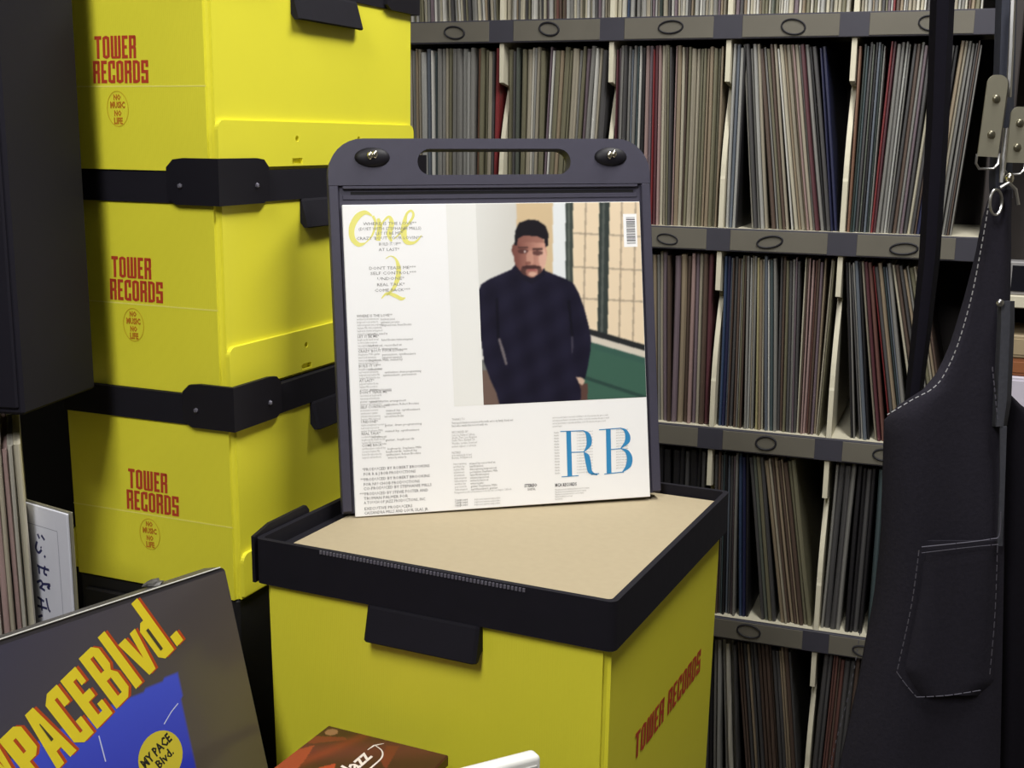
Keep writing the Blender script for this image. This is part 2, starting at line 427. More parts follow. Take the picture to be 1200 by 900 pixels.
def fill(runs, u0, u1, rnd):
    """runs: (count, [colours], lean in degrees, gap before).  -> list of (centre of foot, thickness, lean, colour)"""
    items = []
    for cnt, cols, lean, gap in runs:
        for q in range(cnt):
            c = cols[q] if len(cols) == cnt else rnd.choice(cols)
            items.append([rnd.uniform(.3, .75) if c not in ('white',) else .35, lean + rnd.uniform(-.12, .12), c, gap if q == 0 else 0])
    prev = 0.0; base = 0.0
    for it in items:
        it.append(max(0, 31 * (math.tan(math.radians(prev)) - math.tan(math.radians(it[1])))) + it[3]); base += it[4]; prev = it[1]
    first = items[0][1]; last = items[-1][1]
    ub = u0 + max(0, -31 * math.tan(math.radians(first))) * 0 ; end = u1 - max(0, 31 * math.tan(math.radians(last)))
    tot = sum(i[0] for i in items)
    k = max(0.3, (end - ub - base - .3) / tot)
    out = []; x = ub
    for t, l, c, g, ex in items:
        t *= k; x += ex; out.append((x + t / 2, t * .97, l, c)); x += t
    return out

G1 = ['beige', 'grey', 'pale grey', 'tan', 'olive', 'ivory', 'grey', 'beige']
WARM = ['tan', 'beige', 'brown', 'cream', 'mauve']
DK = ['dark grey', 'black', 'brown', 'blue grey', 'green grey']  # dark mix that paints in the dimness of the lower rows
ROWS = {
 (0, -3): [(1, ['reddish brown'], 0, 0), (6, ['beige', 'grey', 'tan', 'beige', 'pale grey', 'blue grey'], -.6, 0), (1, ['white'], -.5, 0), (1, ['teal'], -.5, 0), (9, G1, 0, 0), (2, ['orange', 'olive'], .5, 0), (3, ['olive', 'beige', 'dark grey'], .5, 0), (1, ['red'], .8, 0)],
 (0, -2): [(3, ['olive', 'dark grey', 'green grey'], 0, 0), (6, G1, .8, 0), (2, ['mauve', 'white'], 2.2, .1), (8, ['beige', 'grey', 'olive', 'mauve', 'tan'], 2.6, 0), (4, ['grey', 'white', 'beige', 'dark grey'], 2.8, 0)],
 (0, -1): [(1, ['crimson'], 0, 0), (6, ['mauve', 'grey', 'dark grey', 'grey', 'blue grey', 'grey'], 0, 0), (1, ['teal'], 0, 0), (1, ['white'], 0, 0), (1, ['black'], 0, 0), (2, ['pink', 'mauve'], -.6, 0), (2, ['red', 'crimson'], -.8, 0), (2, ['pink', 'cream'], -.9, 0), (3, ['beige', 'olive', 'dark grey'], -1.2, 0), (3, ['pink', 'tan', 'cream'], -.6, 0.1), (1, ['brown'], -.5, 0), (10, ['olive', 'beige', 'grey', 'olive', 'tan'], -.2, 0)],
 (0, 0): [(3, ['pale grey', 'blue grey', 'pale grey'], 0, 0), (1, ['black'], 0, 0), (5, ['ivory', 'dark grey', 'grey', 'pale grey', 'beige'], -5.4, -.6), (5, ['brown', 'grey', 'olive', 'brown', 'beige'], -7, -.3), (1, ['white'], -7.6, 0), (8, ['cream', 'tan', 'beige', 'tan', 'pink', 'beige', 'grey', 'crimson'], -8, 0), (3, ['grey', 'black', 'dark grey'], -8, 0), (2, ['navy blue', 'navy blue'], -7, 0)],
 (0, 1): [(1, ['orange'], 0, 0), (8, ['dark green', 'teal', 'dark grey', 'green grey', 'black', 'blue grey', 'dark green', 'grey'], .8, 0), (2, ['red', 'crimson'], 2.2, 0), (4, ['grey', 'grey', 'pale grey', 'grey'], 2.6, 0), (5, ['dark grey', 'brown', 'grey', 'mauve', 'dark grey'], 3.4, 0), (1, ['cream'], 4.2, 0), (6, ['dark grey', 'brown', 'navy blue', 'black', 'dark grey', 'black'], 4.3, 0), (7, ['tan', 'beige', 'grey', 'grey', 'dark grey', 'brown', 'grey'], 4.4, .2)],
 (1, -1): [(7, ['dark grey', 'grey', 'dark grey', 'dark green', 'teal', 'blue', 'teal'], -1.8, 0), (2, ['tan', 'white'], -3.2, 0), (6, ['grey', 'tan', 'grey', 'beige', 'mauve', 'brown'], -2.2, 0), (8, ['mauve', 'tan', 'brown', 'pink', 'mauve', 'beige', 'brown', 'crimson'], -.6, 0)],
 (1, 0): [(5, ['blue', 'navy blue', 'blue grey', 'brown', 'dark grey'], -.4, 0), (4, ['brown', 'grey', 'olive', 'brown'], -.8, 0), (4, ['grey', 'pale grey', 'beige', 'grey'], -1.6, 0), (3, ['yellowish', 'tan', 'cream'], -2.2, 0), (4, ['blue grey', 'white', 'teal', 'grey'], -2.8, 0), (7, ['dark grey', 'brown', 'olive', 'dark grey', 'grey', 'mauve', 'dark grey'], -1.8, 0), (3, ['cream', 'brown', 'pink'], -.4, 0), (5, ['pink', 'reddish brown', 'brown', 'mauve', 'tan'], 0, 0), (2, ['beige', 'olive'], 1.6, 0)],
 (1, 1): [(2, ['black', 'grey'], -5.2, 0.1), (4, ['dark grey', 'white', 'blue grey', 'black'], -6.4, 0), (3, ['beige', 'crimson', 'reddish brown'], -8, 0), (6, ['red', 'dark grey', 'tan', 'teal', 'blue grey', 'grey'], -9.5, 0), (1, ['cream'], -11.5, 0), (8, ['brown', 'dark grey', 'tan', 'grey', 'olive', 'beige', 'tan', 'brown'], -12, 0)],
 (2, -1): [(3, ['black', 'brown', 'dark grey'], 0, 0), (3, ['grey', 'dark grey', 'pale grey'], -1.5, 0), (4, ['black', 'dark grey', 'black', 'black'], -1, 0), (6, ['black', 'black', 'dark grey', 'black', 'black', 'dark grey'], 0, 0)],  # lower compartments: own colours, darkened to put the rows' dimness into them
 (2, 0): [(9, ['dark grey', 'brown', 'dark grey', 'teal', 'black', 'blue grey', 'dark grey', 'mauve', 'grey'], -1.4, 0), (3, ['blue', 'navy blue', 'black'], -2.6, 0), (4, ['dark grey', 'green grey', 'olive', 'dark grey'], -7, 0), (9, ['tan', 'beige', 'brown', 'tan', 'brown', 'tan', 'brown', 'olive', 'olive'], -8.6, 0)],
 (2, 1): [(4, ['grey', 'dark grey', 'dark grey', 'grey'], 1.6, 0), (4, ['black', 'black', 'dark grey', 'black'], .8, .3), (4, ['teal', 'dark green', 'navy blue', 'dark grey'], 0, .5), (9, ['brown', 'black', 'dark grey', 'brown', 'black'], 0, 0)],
}
ROWN = {0: 'upper', 1: 'middle', 2: 'lower'}
COLN = {(0, -3): 'upper compartment touching the yellow box tower', (0, -2): 'second upper compartment from the yellow box tower',
        (0, -1): 'upper compartment right of the black case', (0, 0): 'upper compartment holding the dark blue sleeves', (0, 1): 'upper compartment behind the black strap',
        (1, -1): 'narrow middle compartment beside the black case', (1, 0): 'full middle compartment between two bare dividers', (1, 1): 'slanting middle compartment beside the denim bib',
        (2, -1): 'dark lower compartment behind the tan board', (2, 0): 'lower compartment above the yellow box corner', (2, 1): 'lower compartment beside the denim pocket'}
ORD = ['first', 'second', 'third', 'fourth', 'fifth', 'sixth', 'seventh', 'eighth']
n_sleeves = 0
rnd = random.Random(3)
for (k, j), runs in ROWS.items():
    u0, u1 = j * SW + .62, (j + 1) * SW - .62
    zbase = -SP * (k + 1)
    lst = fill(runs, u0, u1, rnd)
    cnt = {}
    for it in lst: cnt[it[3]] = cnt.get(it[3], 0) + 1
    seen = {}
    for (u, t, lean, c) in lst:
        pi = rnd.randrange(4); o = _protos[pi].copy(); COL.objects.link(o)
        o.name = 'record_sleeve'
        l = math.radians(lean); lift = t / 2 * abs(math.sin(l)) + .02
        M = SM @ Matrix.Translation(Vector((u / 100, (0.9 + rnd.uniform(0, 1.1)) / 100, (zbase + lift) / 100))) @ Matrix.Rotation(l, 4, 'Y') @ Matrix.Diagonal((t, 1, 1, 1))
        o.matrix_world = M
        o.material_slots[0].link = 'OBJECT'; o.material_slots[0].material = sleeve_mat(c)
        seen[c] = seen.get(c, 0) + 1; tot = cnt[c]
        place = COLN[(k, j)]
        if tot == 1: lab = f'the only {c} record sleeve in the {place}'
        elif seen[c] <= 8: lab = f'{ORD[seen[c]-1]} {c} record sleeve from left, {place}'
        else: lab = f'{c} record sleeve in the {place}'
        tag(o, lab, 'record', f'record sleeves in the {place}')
        n_sleeves += 1
for p in _protos: bpy.data.objects.remove(p)
print('sleeves', n_sleeves)

# the rest of the shelf (top and bottom rows, hidden columns): one mass
def mass(name, label, cells, seed):
    rnd = random.Random(seed); names = ['beige', 'grey', 'cream', 'tan', 'dark grey', 'brown', 'pale grey', 'olive', 'blue grey', 'crimson', 'ivory', 'teal', 'white', 'black']
    mb = MB()
    for (k, j), runs in cells.items():
        u0, u1 = j * SW + .62, (j + 1) * SW - .62
        for (u, t, lean, c) in fill(runs, u0, u1, rnd):
            l = math.radians(lean)
            M = Matrix.Translation(Vector((u, 0.9 + rnd.uniform(0, 1.1), -SP * (k + 1) + t / 2 * abs(math.sin(l)) + .02))) @ Matrix.Rotation(l, 4, 'Y')
            if c not in names: names.append(c)
            sleeve_geo(mb, t, rnd.choice((31.2, 30.8, 30.4)), rnd.uniform(-.1, .1), M, names.index(c))
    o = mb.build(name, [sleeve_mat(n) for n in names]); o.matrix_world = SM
    tag(o, label, 'records', None, 'stuff'); return o
LITE = ['beige', 'ivory', 'pale grey', 'tan', 'grey', 'cream', 'dark grey', 'olive', 'mauve', 'white']
mass('packed_record_sleeves', 'tightly packed mixed record sleeves along the topmost shelf row',
     {(-1, -4): [(38, LITE, 0, 0)], (-1, -3): [(14, LITE, -2, 0), (20, LITE, -3, 0)], (-1, -2): [(10, LITE, 0, 0), (1, ['white'], 0, 0), (26, LITE + ['reddish brown', 'brown'], -1, 0)], (-1, -1): [(4, ['cream', 'ivory', 'blue', 'pale grey'], 0, 0), (14, LITE + ['red', 'dark green'], -1, 0), (16, LITE, 0, 0)], (-1, 0): [(14, LITE + ['green grey', 'olive'], 0, 0), (18, LITE, .5, 0)], (-1, 1): [(12, LITE + ['red', 'brown'], 0, 0), (24, LITE + ['brown', 'tan'], 1, 0)]}, 5)
mass('packed_record_sleeves', 'dim brown and grey record sleeves along the lowest visible shelf row',
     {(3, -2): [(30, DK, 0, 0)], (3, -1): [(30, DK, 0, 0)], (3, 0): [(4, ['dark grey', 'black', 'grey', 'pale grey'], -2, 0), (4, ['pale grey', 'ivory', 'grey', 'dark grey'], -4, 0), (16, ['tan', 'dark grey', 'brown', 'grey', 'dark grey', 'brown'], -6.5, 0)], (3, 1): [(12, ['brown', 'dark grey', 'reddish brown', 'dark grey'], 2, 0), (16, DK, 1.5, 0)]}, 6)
mass('packed_record_sleeves', 'record sleeves in the shelf columns hidden behind tower and case',
     {(0, -4): [(30, LITE, 0, 0)], **{(k, j): [(30, LITE if k == 1 else DK, 0, 0)] for k, j in ((1, -2), (1, -3), (1, -4), (2, -2), (2, -3), (2, -4), (3, -3), (3, -4))}}, 8)

# ------------------------------------------------------------------ low black table that carries everything
CX, CY, CZ, CYAW = 8.608, 92.549, -36.833, -0.4324          # near top corner of the centre box and its yaw
ZT = -71.2
TM = frame(CX, CY, ZT, CYAW)
tb = thing('black_table', TM, 'low black table under the yellow boxes, mostly hidden', 'table')
mb = MB(); mb.rbox(-106, 3.5, -45, 36.3, -3, 0, 0.3, 1); mb.build('table_top', M_table, tb)
mb = MB(); mb.rbox(-106, -40, 36.3, 50, -3, 0, 0.3, 1); mb.build('table_extension', M_table, tb)
for (a, b) in ((-103, -42), (0, -42), (-103, 46), (0, 32), (-44, 46)):
    mb = MB(); mb.rbox(a - 2.5, a + 2.5, b - 2.5, b + 2.5, -(CAMH + ZT), -3, 0.3, 1); mb.build('leg', M_table, tb)

# ------------------------------------------------------------------ yellow boxes
def face_maps(wx, wy):
    """for each side face: (a, h, out) -> local point, a measured from the face's left edge seen from outside"""
    return {'-y': (lambda a, h, o: (a - wx / 2, -wy / 2 - o, h), wx), '+x': (lambda a, h, o: (wx / 2 + o, a - wy / 2, h), wy),
            '+y': (lambda a, h, o: (wx / 2 - a, wy / 2 + o, h), wx), '-x': (lambda a, h, o: (-wx / 2 - o, wy / 2 - a, h), wy)}

def two_line_logo(mb, fr, k):
    # k scales a 36-wide face
    x = block_width('TOWER', 3.5 * k, 0.86)
    block_text(mb, 'TOWER', 13.6 * k, -12.6 * k, 3.5 * k, 0.78, fr, sk=0.05)
    block_text(mb, 'RECORDS', 13.0 * k, -16.4 * k, 3.5 * k, 0.79, fr, sk=0.05)

def crate(name, M, label, wx, wy, hbody, hband, tabs, logos, k, one_line=False, protectors=True, group=None, lid=True, inset=0.2, flaps=None):
    root = thing(name, M, label, 'storage box', group)
    FM = face_maps(wx, wy)
    # body: slightly tapered box open only under the rim
    ix, iy = wx / 2 - inset, wy / 2 - inset; b = 0.5 * inset
    bm = bmesh.new(); bmesh.ops.create_cube(bm, size=1)
    for v in bm.verts:
        lo = v.co.z < 0
        v.co = Vector((v.co.x * 2 * (ix - (b if lo else 0)), v.co.y * 2 * (iy - (b if lo else 0)), 0 if lo else hbody + hband * .5))
    bmesh.ops.bevel(bm, geom=[e for e in bm.edges if abs(e.verts[0].co.z - e.verts[1].co.z) > 1], offset=0.55, segments=3, affect='EDGES')
    mb = MB(); mb.bm(bm); mb.build('body', M_yellow, root, smooth=True)
    # black fabric rim
    mb = MB()
    o2 = rrect(-wx / 2, wx / 2, -wy / 2, wy / 2, 0.7, 4); i2 = rrect(-wx / 2 + .55, wx / 2 - .55, -wy / 2 + .55, wy / 2 - .55, 0.4, 4)
    mb.prism(o2, hbody, hbody + hband, [i2]); mb.build('rim', M_black, root, smooth=True)
    if lid:
        mb = MB(); mb.prism(rrect(-wx / 2 + .5, wx / 2 - .5, -wy / 2 + .5, wy / 2 - .5, .4, 3), hbody + hband - .5, hbody + hband - .02); mb.build('lid', M_black, root)
    off = lambda h: inset + (1 - h / hbody) * b                      # how far the body face sits inside the rim face
    for fc in tabs:
        fm, wdt = FM[fc]
        mb = MB(); t0, t1 = wdt / 3 + .35, wdt * 2 / 3 - .35; th = 3.2 if wdt > 30 and k > .9 else 3.0
        prof = [(-.3, .02), (.1, .02), (.22, -.2), (.95, -th + .12), (.85, -th), (.5, -th), (.1, -th + .5), (-.5, -th + .8)]
        n = len(prof); cols = [t0, t0 + .3, (t0 + t1) / 2, t1 - .3, t1]
        vs = [fm(a, hbody + h, o - (.25 if q in (0, 4) else 0)) for q, a in enumerate(cols) for o, h in prof]
        fs = [(q * n + i, q * n + (i + 1) % n, (q + 1) * n + (i + 1) % n, (q + 1) * n + i) for q in range(4) for i in range(n)]
        fs += [tuple(range(n)), tuple(4 * n + i for i in range(n))]
        mb.add(vs, fs); mb.build('handle_tab', M_black, root)
        # bottom flap with punched hole and slot
        if flaps is None or fc in flaps:
            fh = 8.0 * k; e = 1.2 * k
            hc = (wdt * .345, 5.2 * k); hr = .55 * k
            def circ(c): return [(c[0] + hr * math.cos(-q * math.pi / 4), c[1] + hr * math.sin(-q * math.pi / 4)) for q in range(8)]
            def slot(c): return [(c - 1.6 * k, .95 * k), (c - 1.6 * k, 1.9 * k), (c + 1.6 * k, 1.9 * k), (c + 1.6 * k, .95 * k)]
            mb = MB(); mb.prism(rrect(e, wdt - e, .35, fh, 1.5 * k, 5, (0, 0, 1, 1)), -off(0) - .05, -off(0) + .4, [circ(hc), circ((wdt - hc[0], hc[1])), slot(hc[0]), slot(wdt - hc[0])], fr=lambda a, h, o: fm(a, h, o + (off(0) - off(h)) ))
            mb.build('bottom_flap', M_yellow, root)
    for fc in logos:
        fm, wdt = FM[fc]
        fr = lambda a, h: fm(a, hbody + h, -off(hbody + h) + .03)
        mb = MB()
        if one_line:
            wd = block_width('TOWER RECORDS', 2.5, 1.18, .1); block_text(mb, 'TOWER RECORDS', 8.4, -13.9, 2.6, 20.1 / wd * 1.18, fr, .1)
            mb.build('logo_print', M_red, root, fix=False)
        else:
            two_line_logo(mb, fr, k); mb.build('logo_print', M_red, root, fix=False)
            mb = MB(); mb.prism([(.7, -17.0 * k), (wdt - .7, -17.0 * k), (wdt - .7, -16.8 * k), (.7, -16.8 * k)], 0, .012, fr=lambda a, h, o: fm(a, hbody + h, -off(hbody + h) + o + .001)); mb.build('crease', M_yfold, root)
            mb = MB(); cx, cz = 17.6 * k, -20.6 * k
            for s_, dz, hh in (('NO', 1.6, .85), ('MUSIC', .35, .95), ('NO', -.9, .85), ('LIFE', -2.15, .95)): font_text(mb, s_, cx, cz + dz * k, hh * k, fr, 'C', .75, .05)
            ring = [(cx + 2.1 * k * math.cos(a), cz + 2.75 * k * math.sin(a) + .2 * k) for a in np.linspace(0, 2 * math.pi, 33)]
            mb.build('round_print', M_orange, root, fix=False)
            mb = MB(); ribbon(mb, ring, .16 * k, fr); mb.build('round_outline', mat('faint_outline', (214, 186, 40), .5), root, fix=False)
    if protectors:
        for (sx, sy) in ((1, -1), (1, 1)):
            mb = MB(); h0, h1 = hbody - .1, hbody + hband + 1.25; T = .45
            for ax, ln in (('x', 5.6 if wx < 30 else 7.8), ('y', 5.6 if wy < 30 else 7.8)):
                prof = [(0, h0), (ln - 1, h0), (ln, h0 + .5), (ln, h1 - .9), (ln - .8, h1 - .15), (ln - 2.0, h1), (0, h1)]
                if ax == 'x': mb.prism([(a - T, h) if a == 0 else (a, h) for a, h in prof], 0, T, fr=lambda a, h, o: (sx * (wx / 2 - a), sy * (wy / 2 + o), h))
                else: mb.prism(prof, 0, T, fr=lambda a, h, o: (sx * (wx / 2 + o), sy * (wy / 2 - a), h))
            pr = mb.build('corner_guard', M_blackp, root)
            mb = MB()
            for (px_, py_) in ((sx * (wx / 2 - 4.0), sy * (wy / 2 + T + .05)), (sx * (wx / 2 + T + .05), sy * (wy / 2 - 5.6))):
                bm = bmesh.new(); bmesh.ops.create_icosphere(bm, subdivisions=1, radius=.28); mb.bm(bm, 0, Matrix.Translation(Vector((px_, py_, hbody + hband * .55))))
            mb.build('rivet', M_zip, pr, smooth=True)
    return root

S = 0.6
TW = [(-46.93, 191.5, 24.22, -0.392, 'yellow storage box at the top of the tower'),
      (-46.47, 191.94, -10.89, -0.405, 'yellow storage box in the middle of the tower'),
      (-45.12, 191.06, -47.08, -0.395, 'yellow storage box at the bottom of the tower')]
WX, WY = 36 * S, 69 * S
HB = 3.05
zs = []
ztop = None
for i, (x, y, z, yaw, lab) in enumerate(TW):
    nx, ny, nz = x * S, y * S, z * S                           # near lower corner of the rim
    hb = 34.8 * S - HB if i else 34.8 * S - HB
    bottom = nz - hb
    if i < 2: bottom = TW[i + 1][2] * S + HB + .02; hb = nz - bottom
    cx = nx + (-WX / 2 * math.cos(yaw) - WY / 2 * math.sin(yaw)); cy = ny + (-WX / 2 * math.sin(yaw) + WY / 2 * math.cos(yaw))
    crate('yellow_storage_box', frame(cx, cy, bottom, yaw), lab, WX, WY, hb, HB, ('+x', '-x'), ('-y', '+y'), S, group='yellow boxes stacked in the tower')
    ZSTAND = bottom
# black cabinet under the tower
x, y, z, yaw, _ = TW[2]
nx, ny = x * S, y * S
cx = nx + (-WX / 2 * math.cos(yaw) - WY / 2 * math.sin(yaw)); cy = ny + (-WX / 2 * math.sin(yaw) + WY / 2 * math.cos(yaw))
st = thing('black_cabinet', frame(cx, cy, ZT, yaw), 'plain black cabinet under the tower of yellow boxes', 'cabinet')
hs = ZSTAND - ZT - .02
mb = MB(); mb.rbox(-WX / 2 + .6, WX / 2 - .6, -WY / 2 + .6, WY / 2 - .6, 0, hs, .3, 1); mb.build('body', M_table, st)
mb = MB(); mb.rbox(-WX / 2 + 1.6, WX / 2 - 1.6, -WY / 2 + .1, -WY / 2 + .7, 1.5, hs - 1.5, .2, 1); dr = mb.build('door', M_table, st)
mb = MB(); mb.tube([(WX / 2 - 4, -WY / 2 - .6, hs * .4), (WX / 2 - 4, -WY / 2 - .6, hs * .6)], .3); mb.build('handle', M_table, dr)

# centre box
CW, CD, CHB = 35.73, 35.57, 4.34
chb = -ZT + CZ - CHB
ccx = CX + (-CW / 2 * math.cos(CYAW) - CD / 2 * math.sin(CYAW)); ccy = CY + (-CW / 2 * math.sin(CYAW) + CD / 2 * math.cos(CYAW))
cb = crate('yellow_storage_box', frame(ccx, ccy, ZT, CYAW), 'large yellow storage box in the centre with tan board inside its black rim', CW, CD, chb, CHB, ('-y', '+y'), ('+x',), 1.0, one_line=True, protectors=False, lid=False, inset=.6, flaps=('+y',))
# zip along the front rim and the raised guard at its left corner
mb = MB()
for i in range(58):
    a = 7.4 + 20.2 * i / 57
    mb.box(a - CW / 2 - .11, a - CW / 2 + .11, -CD / 2 - .12, -CD / 2 + .1, chb + CHB - .34 - i * .002, chb + CHB - .02 - i * .002)
mb.build('zip', M_zip, cb)
mb = MB(); mb.prism([(0, chb), (0, chb + CHB + .15), (2.5, chb + CHB + .75), (8.5, chb + CHB + .85), (9, chb + CHB + .3), (9, chb + .3)], 0, .35, fr=lambda a, h, o: (-CW / 2 - o, -CD / 2 + a, h)); mb.build('corner_guard', M_blackp, cb)
# inner board the body needs so the tan sheet rests on something
ZCARD = -37.9
mb = MB(); mb.box(-CW / 2 + .62, CW / 2 - .62, -CD / 2 + .62, CD / 2 - .62, ZCARD - ZT - 1.4, ZCARD - ZT - .35); mb.build('inner_lid', M_black, cb)
sh = MB(); sh.rbox(-CW / 2 + 2.1, CW / 2 - 1.2, -CD / 2 + 1.2, CD / 2 - .75, ZCARD - ZT - .34, ZCARD - ZT, .08, 1)
tag(sh.build('chipboard_sheet', M_card), 'flat tan chipboard sheet lying inside the centre box rim', 'cardboard').matrix_world = frame(ccx, ccy, ZT, CYAW)

# ------------------------------------------------------------------ white record sleeve leaning on the black case
LPO = Vector((-0.362, 120.886, -37.634)); LL, LR, LYW = -0.1793, -0.0103, 0.2331
LPR = Matrix.Rotation(LYW, 4, 'Z') @ Matrix.Rotation(LL, 4, 'X') @ Matrix.Rotation(LR, 4, 'Y')
LPM = Matrix.Translation(V3(*LPO)) @ LPR
lx, ly, lz = LPR.to_3x3().col[0], LPR.to_3x3().col[1], LPR.to_3x3().col[2]
def lp(px, py):
    """point of the sleeve's front plane, measured on the photograph, in sleeve coordinates (across, up)"""
    d = ray(px, py); q = d * (LPO.dot(ly) / d.dot(ly)) - LPO
    return q.dot(lx), q.dot(lz)
sl = thing('record_sleeve', LPM, 'white record sleeve with a man in a dark turtleneck, leaning on the black case', 'record')
mb = MB(); mb.rbox(-15.75, 15.75, 0, .36, 0, 31.5, .06, 1); mb.build('cover', M_white, sl)
on = lambda a, b, e=.012: (a, -e, b)
# photograph printed on the sleeve
def shp(*pts): return list(pts)
def portrait(A, B):
    # back to the coordinates in which the picture was measured (3.6 units per picture pixel, origin 540, 230)
    P = np.stack([A.ravel() * lx[i] + B.ravel() * lz[i] + LPO[i] for i in range(3)], 1)
    rt, up, fw = np.array(_rt), np.array(_up), np.array(_fw); zc = P @ fw
    X = ((600 + F * (P @ rt) / zc) - 540) * 3.6; Y = ((450 - F * (P @ up) / zc) - 230) * 3.6
    X = X.reshape(A.shape); Y = Y.reshape(A.shape)
    C = np.empty(A.shape + (3,)); C[:] = (222, 222, 218)
    g = np.clip((X - 60) / 175, 0, 1)[..., None]; C = C * 0 + np.array((228, 228, 224)) * (1 - g) + np.array((212, 210, 204)) * g
    def put(mask, col, a=1.0): C[mask] = C[mask] * (1 - a) + np.array(col) * a
    put((X > 235) & (X < 390), (214, 190, 152)); put((X > 388) & (X < 444), (232, 236, 238))
    put(X >= 444, (236, 216, 186))
    tilt = Y * .02
    for x0, wd in ((528, 3.5), (680, 3.5), (738, 3.5)): put(np.abs(X - x0 + tilt) < wd, (150, 134, 116), .7)
    for y0 in (158, 300, 432): put((X > 470) & (np.abs(Y - y0 - (X - 520) * .05) < 3.5), (150, 134, 116), .65)
    put((X > 442) & (X < 473), (62, 70, 66)); put((X > 452) & (X < 460), (96, 102, 96))
    put((X > 585 - Y * .015) & (X < 628 - Y * .015), (54, 62, 60)); put((X > 598 - Y * .015) & (X < 608 - Y * .015), (88, 94, 90))
    sill = 560 + (X - 545) * .29
    put((X > 445) & (Y > sill), (40, 42, 44)); put((X > 445) & (Y > sill + 25), (214, 206, 192)); put((X > 445) & (Y > sill + 54), (58, 92, 82))
    put((X > 445) & (Y > sill + 80), (62, 98, 84)); put((X > 500) & (np.abs(Y - (770 + (X - 540) * .33)) < 8), (46, 72, 66))
    put((X > 490) & (X < 535) & (Y > 790), (92, 66, 60))
    put((X < 200) & (Y > 690), (120, 122, 118)); put((X < 200) & (Y > 735), (112, 92, 84))
    body = shp((72, 405), (86, 372), (120, 350), (215, 308), (234, 284), (300, 345), (346, 310), (395, 330), (440, 348), (474, 366), (498, 410), (520, 470), (538, 540), (549, 600), (547, 650), (536, 720), (524, 768), (490, 765), (508, 820), (505, 866), (165, 884), (150, 830), (125, 775), (98, 700), (84, 600), (76, 500))
    put(inpoly(X, Y, body), (22, 20, 38))
    m = inpoly(X, Y, body); C[m] += (5 * np.sin(X * .045 + Y * .02) * np.sin(Y * .03 - X * .012) + 4)[m][:, None] * np.array((1, 1, 1.3))
    for q0, q1 in (((150, 430), (158, 600)), ((455, 440), (470, 590))): put(m & (np.abs(X - (q0[0] + (Y - q0[1]) * (q1[0] - q0[0]) / (q1[1] - q0[1]))) < 6) & (Y > q0[1]) & (Y < q1[1]), (12, 11, 24), .7)
    put(inpoly(X, Y, shp((156, 598), (166, 600), (186, 660), (197, 712), (188, 712), (172, 660))), (112, 104, 108))
    put(inpoly(X, Y, shp((466, 590), (474, 590), (474, 655), (468, 662))), (70, 66, 80), .8)
    put(inpoly(X, Y, shp((486, 762), (508, 764), (524, 778), (514, 798), (498, 788))), (206, 176, 156))
    # head
    face = ((X - 293) / 70) ** 2 + ((Y - 245) / 100) ** 2 < 1
    put(((X - 226) / 11) ** 2 + ((Y - 226) / 26) ** 2 < 1, (112, 72, 64))
    s = np.clip((X - 235) / 115, 0, 1)[..., None]; sk = np.array((124, 78, 70)) * (1 - s) + np.array((208, 156, 138)) * s
    C[face] = sk[face]
    put(face & (Y < 195), (138, 92, 82), .6)
    put(((X - 292) / 16) ** 2 + ((Y - 262) / 34) ** 2 < 1, (206, 158, 138), .65); put(((X - 345) / 16) ** 2 + ((Y - 262) / 44) ** 2 < 1, (222, 180, 162), .7)
    put(((X - 283) / 12) ** 2 + ((Y - 282) / 7) ** 2 < 1, (118, 70, 62), .7)
    hair = shp((226, 205), (229, 150), (246, 112), (285, 98), (325, 102), (358, 126), (370, 160), (367, 210), (357, 214), (352, 182), (320, 168), (262, 166), (240, 180), (236, 210))
    put(inpoly(X, Y, hair), (26, 23, 30))
    for ex, ey in ((262, 232), (324, 239)):
        put(((X - ex) / 22) ** 2 + ((Y - ey) / 10) ** 2 < 1, (70, 42, 42), .75); put((np.abs(X - ex) < 22) & (np.abs(Y - ey + 16) < 4), (58, 36, 36), .8)
    put(((X - 270) / 5) ** 2 + ((Y - 233) / 4) ** 2 < 1, (226, 210, 204))
    put(((X - 298) / 40) ** 2 + ((Y - 299) / 8) ** 2 < 1, (56, 34, 36), .85)
    put(((X - 300) / 22) ** 2 + ((Y - 312) / 5) ** 2 < 1, (160, 92, 88), .9)
    put((((X - 298) / 46) ** 2 + ((Y - 318) / 34) ** 2 < 1) & (((X - 300) / 26) ** 2 + ((Y - 320) / 22) ** 2 > 1) & (Y > 300), (64, 42, 42), .75)
    put(((X - 302) / 17) ** 2 + ((Y - 328) / 9) ** 2 < 1, (222, 182, 160), .8)
    put(inpoly(X, Y, shp((228, 288), (262, 330), (300, 346), (340, 322), (352, 300), (356, 330), (300, 372), (240, 340))), (24, 22, 38))
    for _ in range(2):
        Q = np.pad(C, ((1, 1), (1, 1), (0, 0)), 'edge'); C = (Q[:-2, 1:-1] + Q[2:, 1:-1] + Q[1:-1, :-2] + Q[1:-1, 2:] + 2 * Q[1:-1, 1:-1]) / 6
    return C
TLc, BRc = lp(557, 239), lp(758, 474)
a0, a1 = -2.05, 15.7
b1_ = 31.46; b0_ = lp(660, 470)[1]
painted_grid('photo_print', lambda a, b: on(a, b, .014), a0, a1, b0_, b1_, 230, 270, portrait, mat_attr('sleeve_photo', .35), sl)
mb = MB(); mb.flat([on(a0 - 3.1, b1_, .008), on(a0 - 3.1, b0_, .008), on(a0, b0_, .008), on(a0, b1_, .008)]); mb.build('tint_panel', M_paper, sl, fix=False)
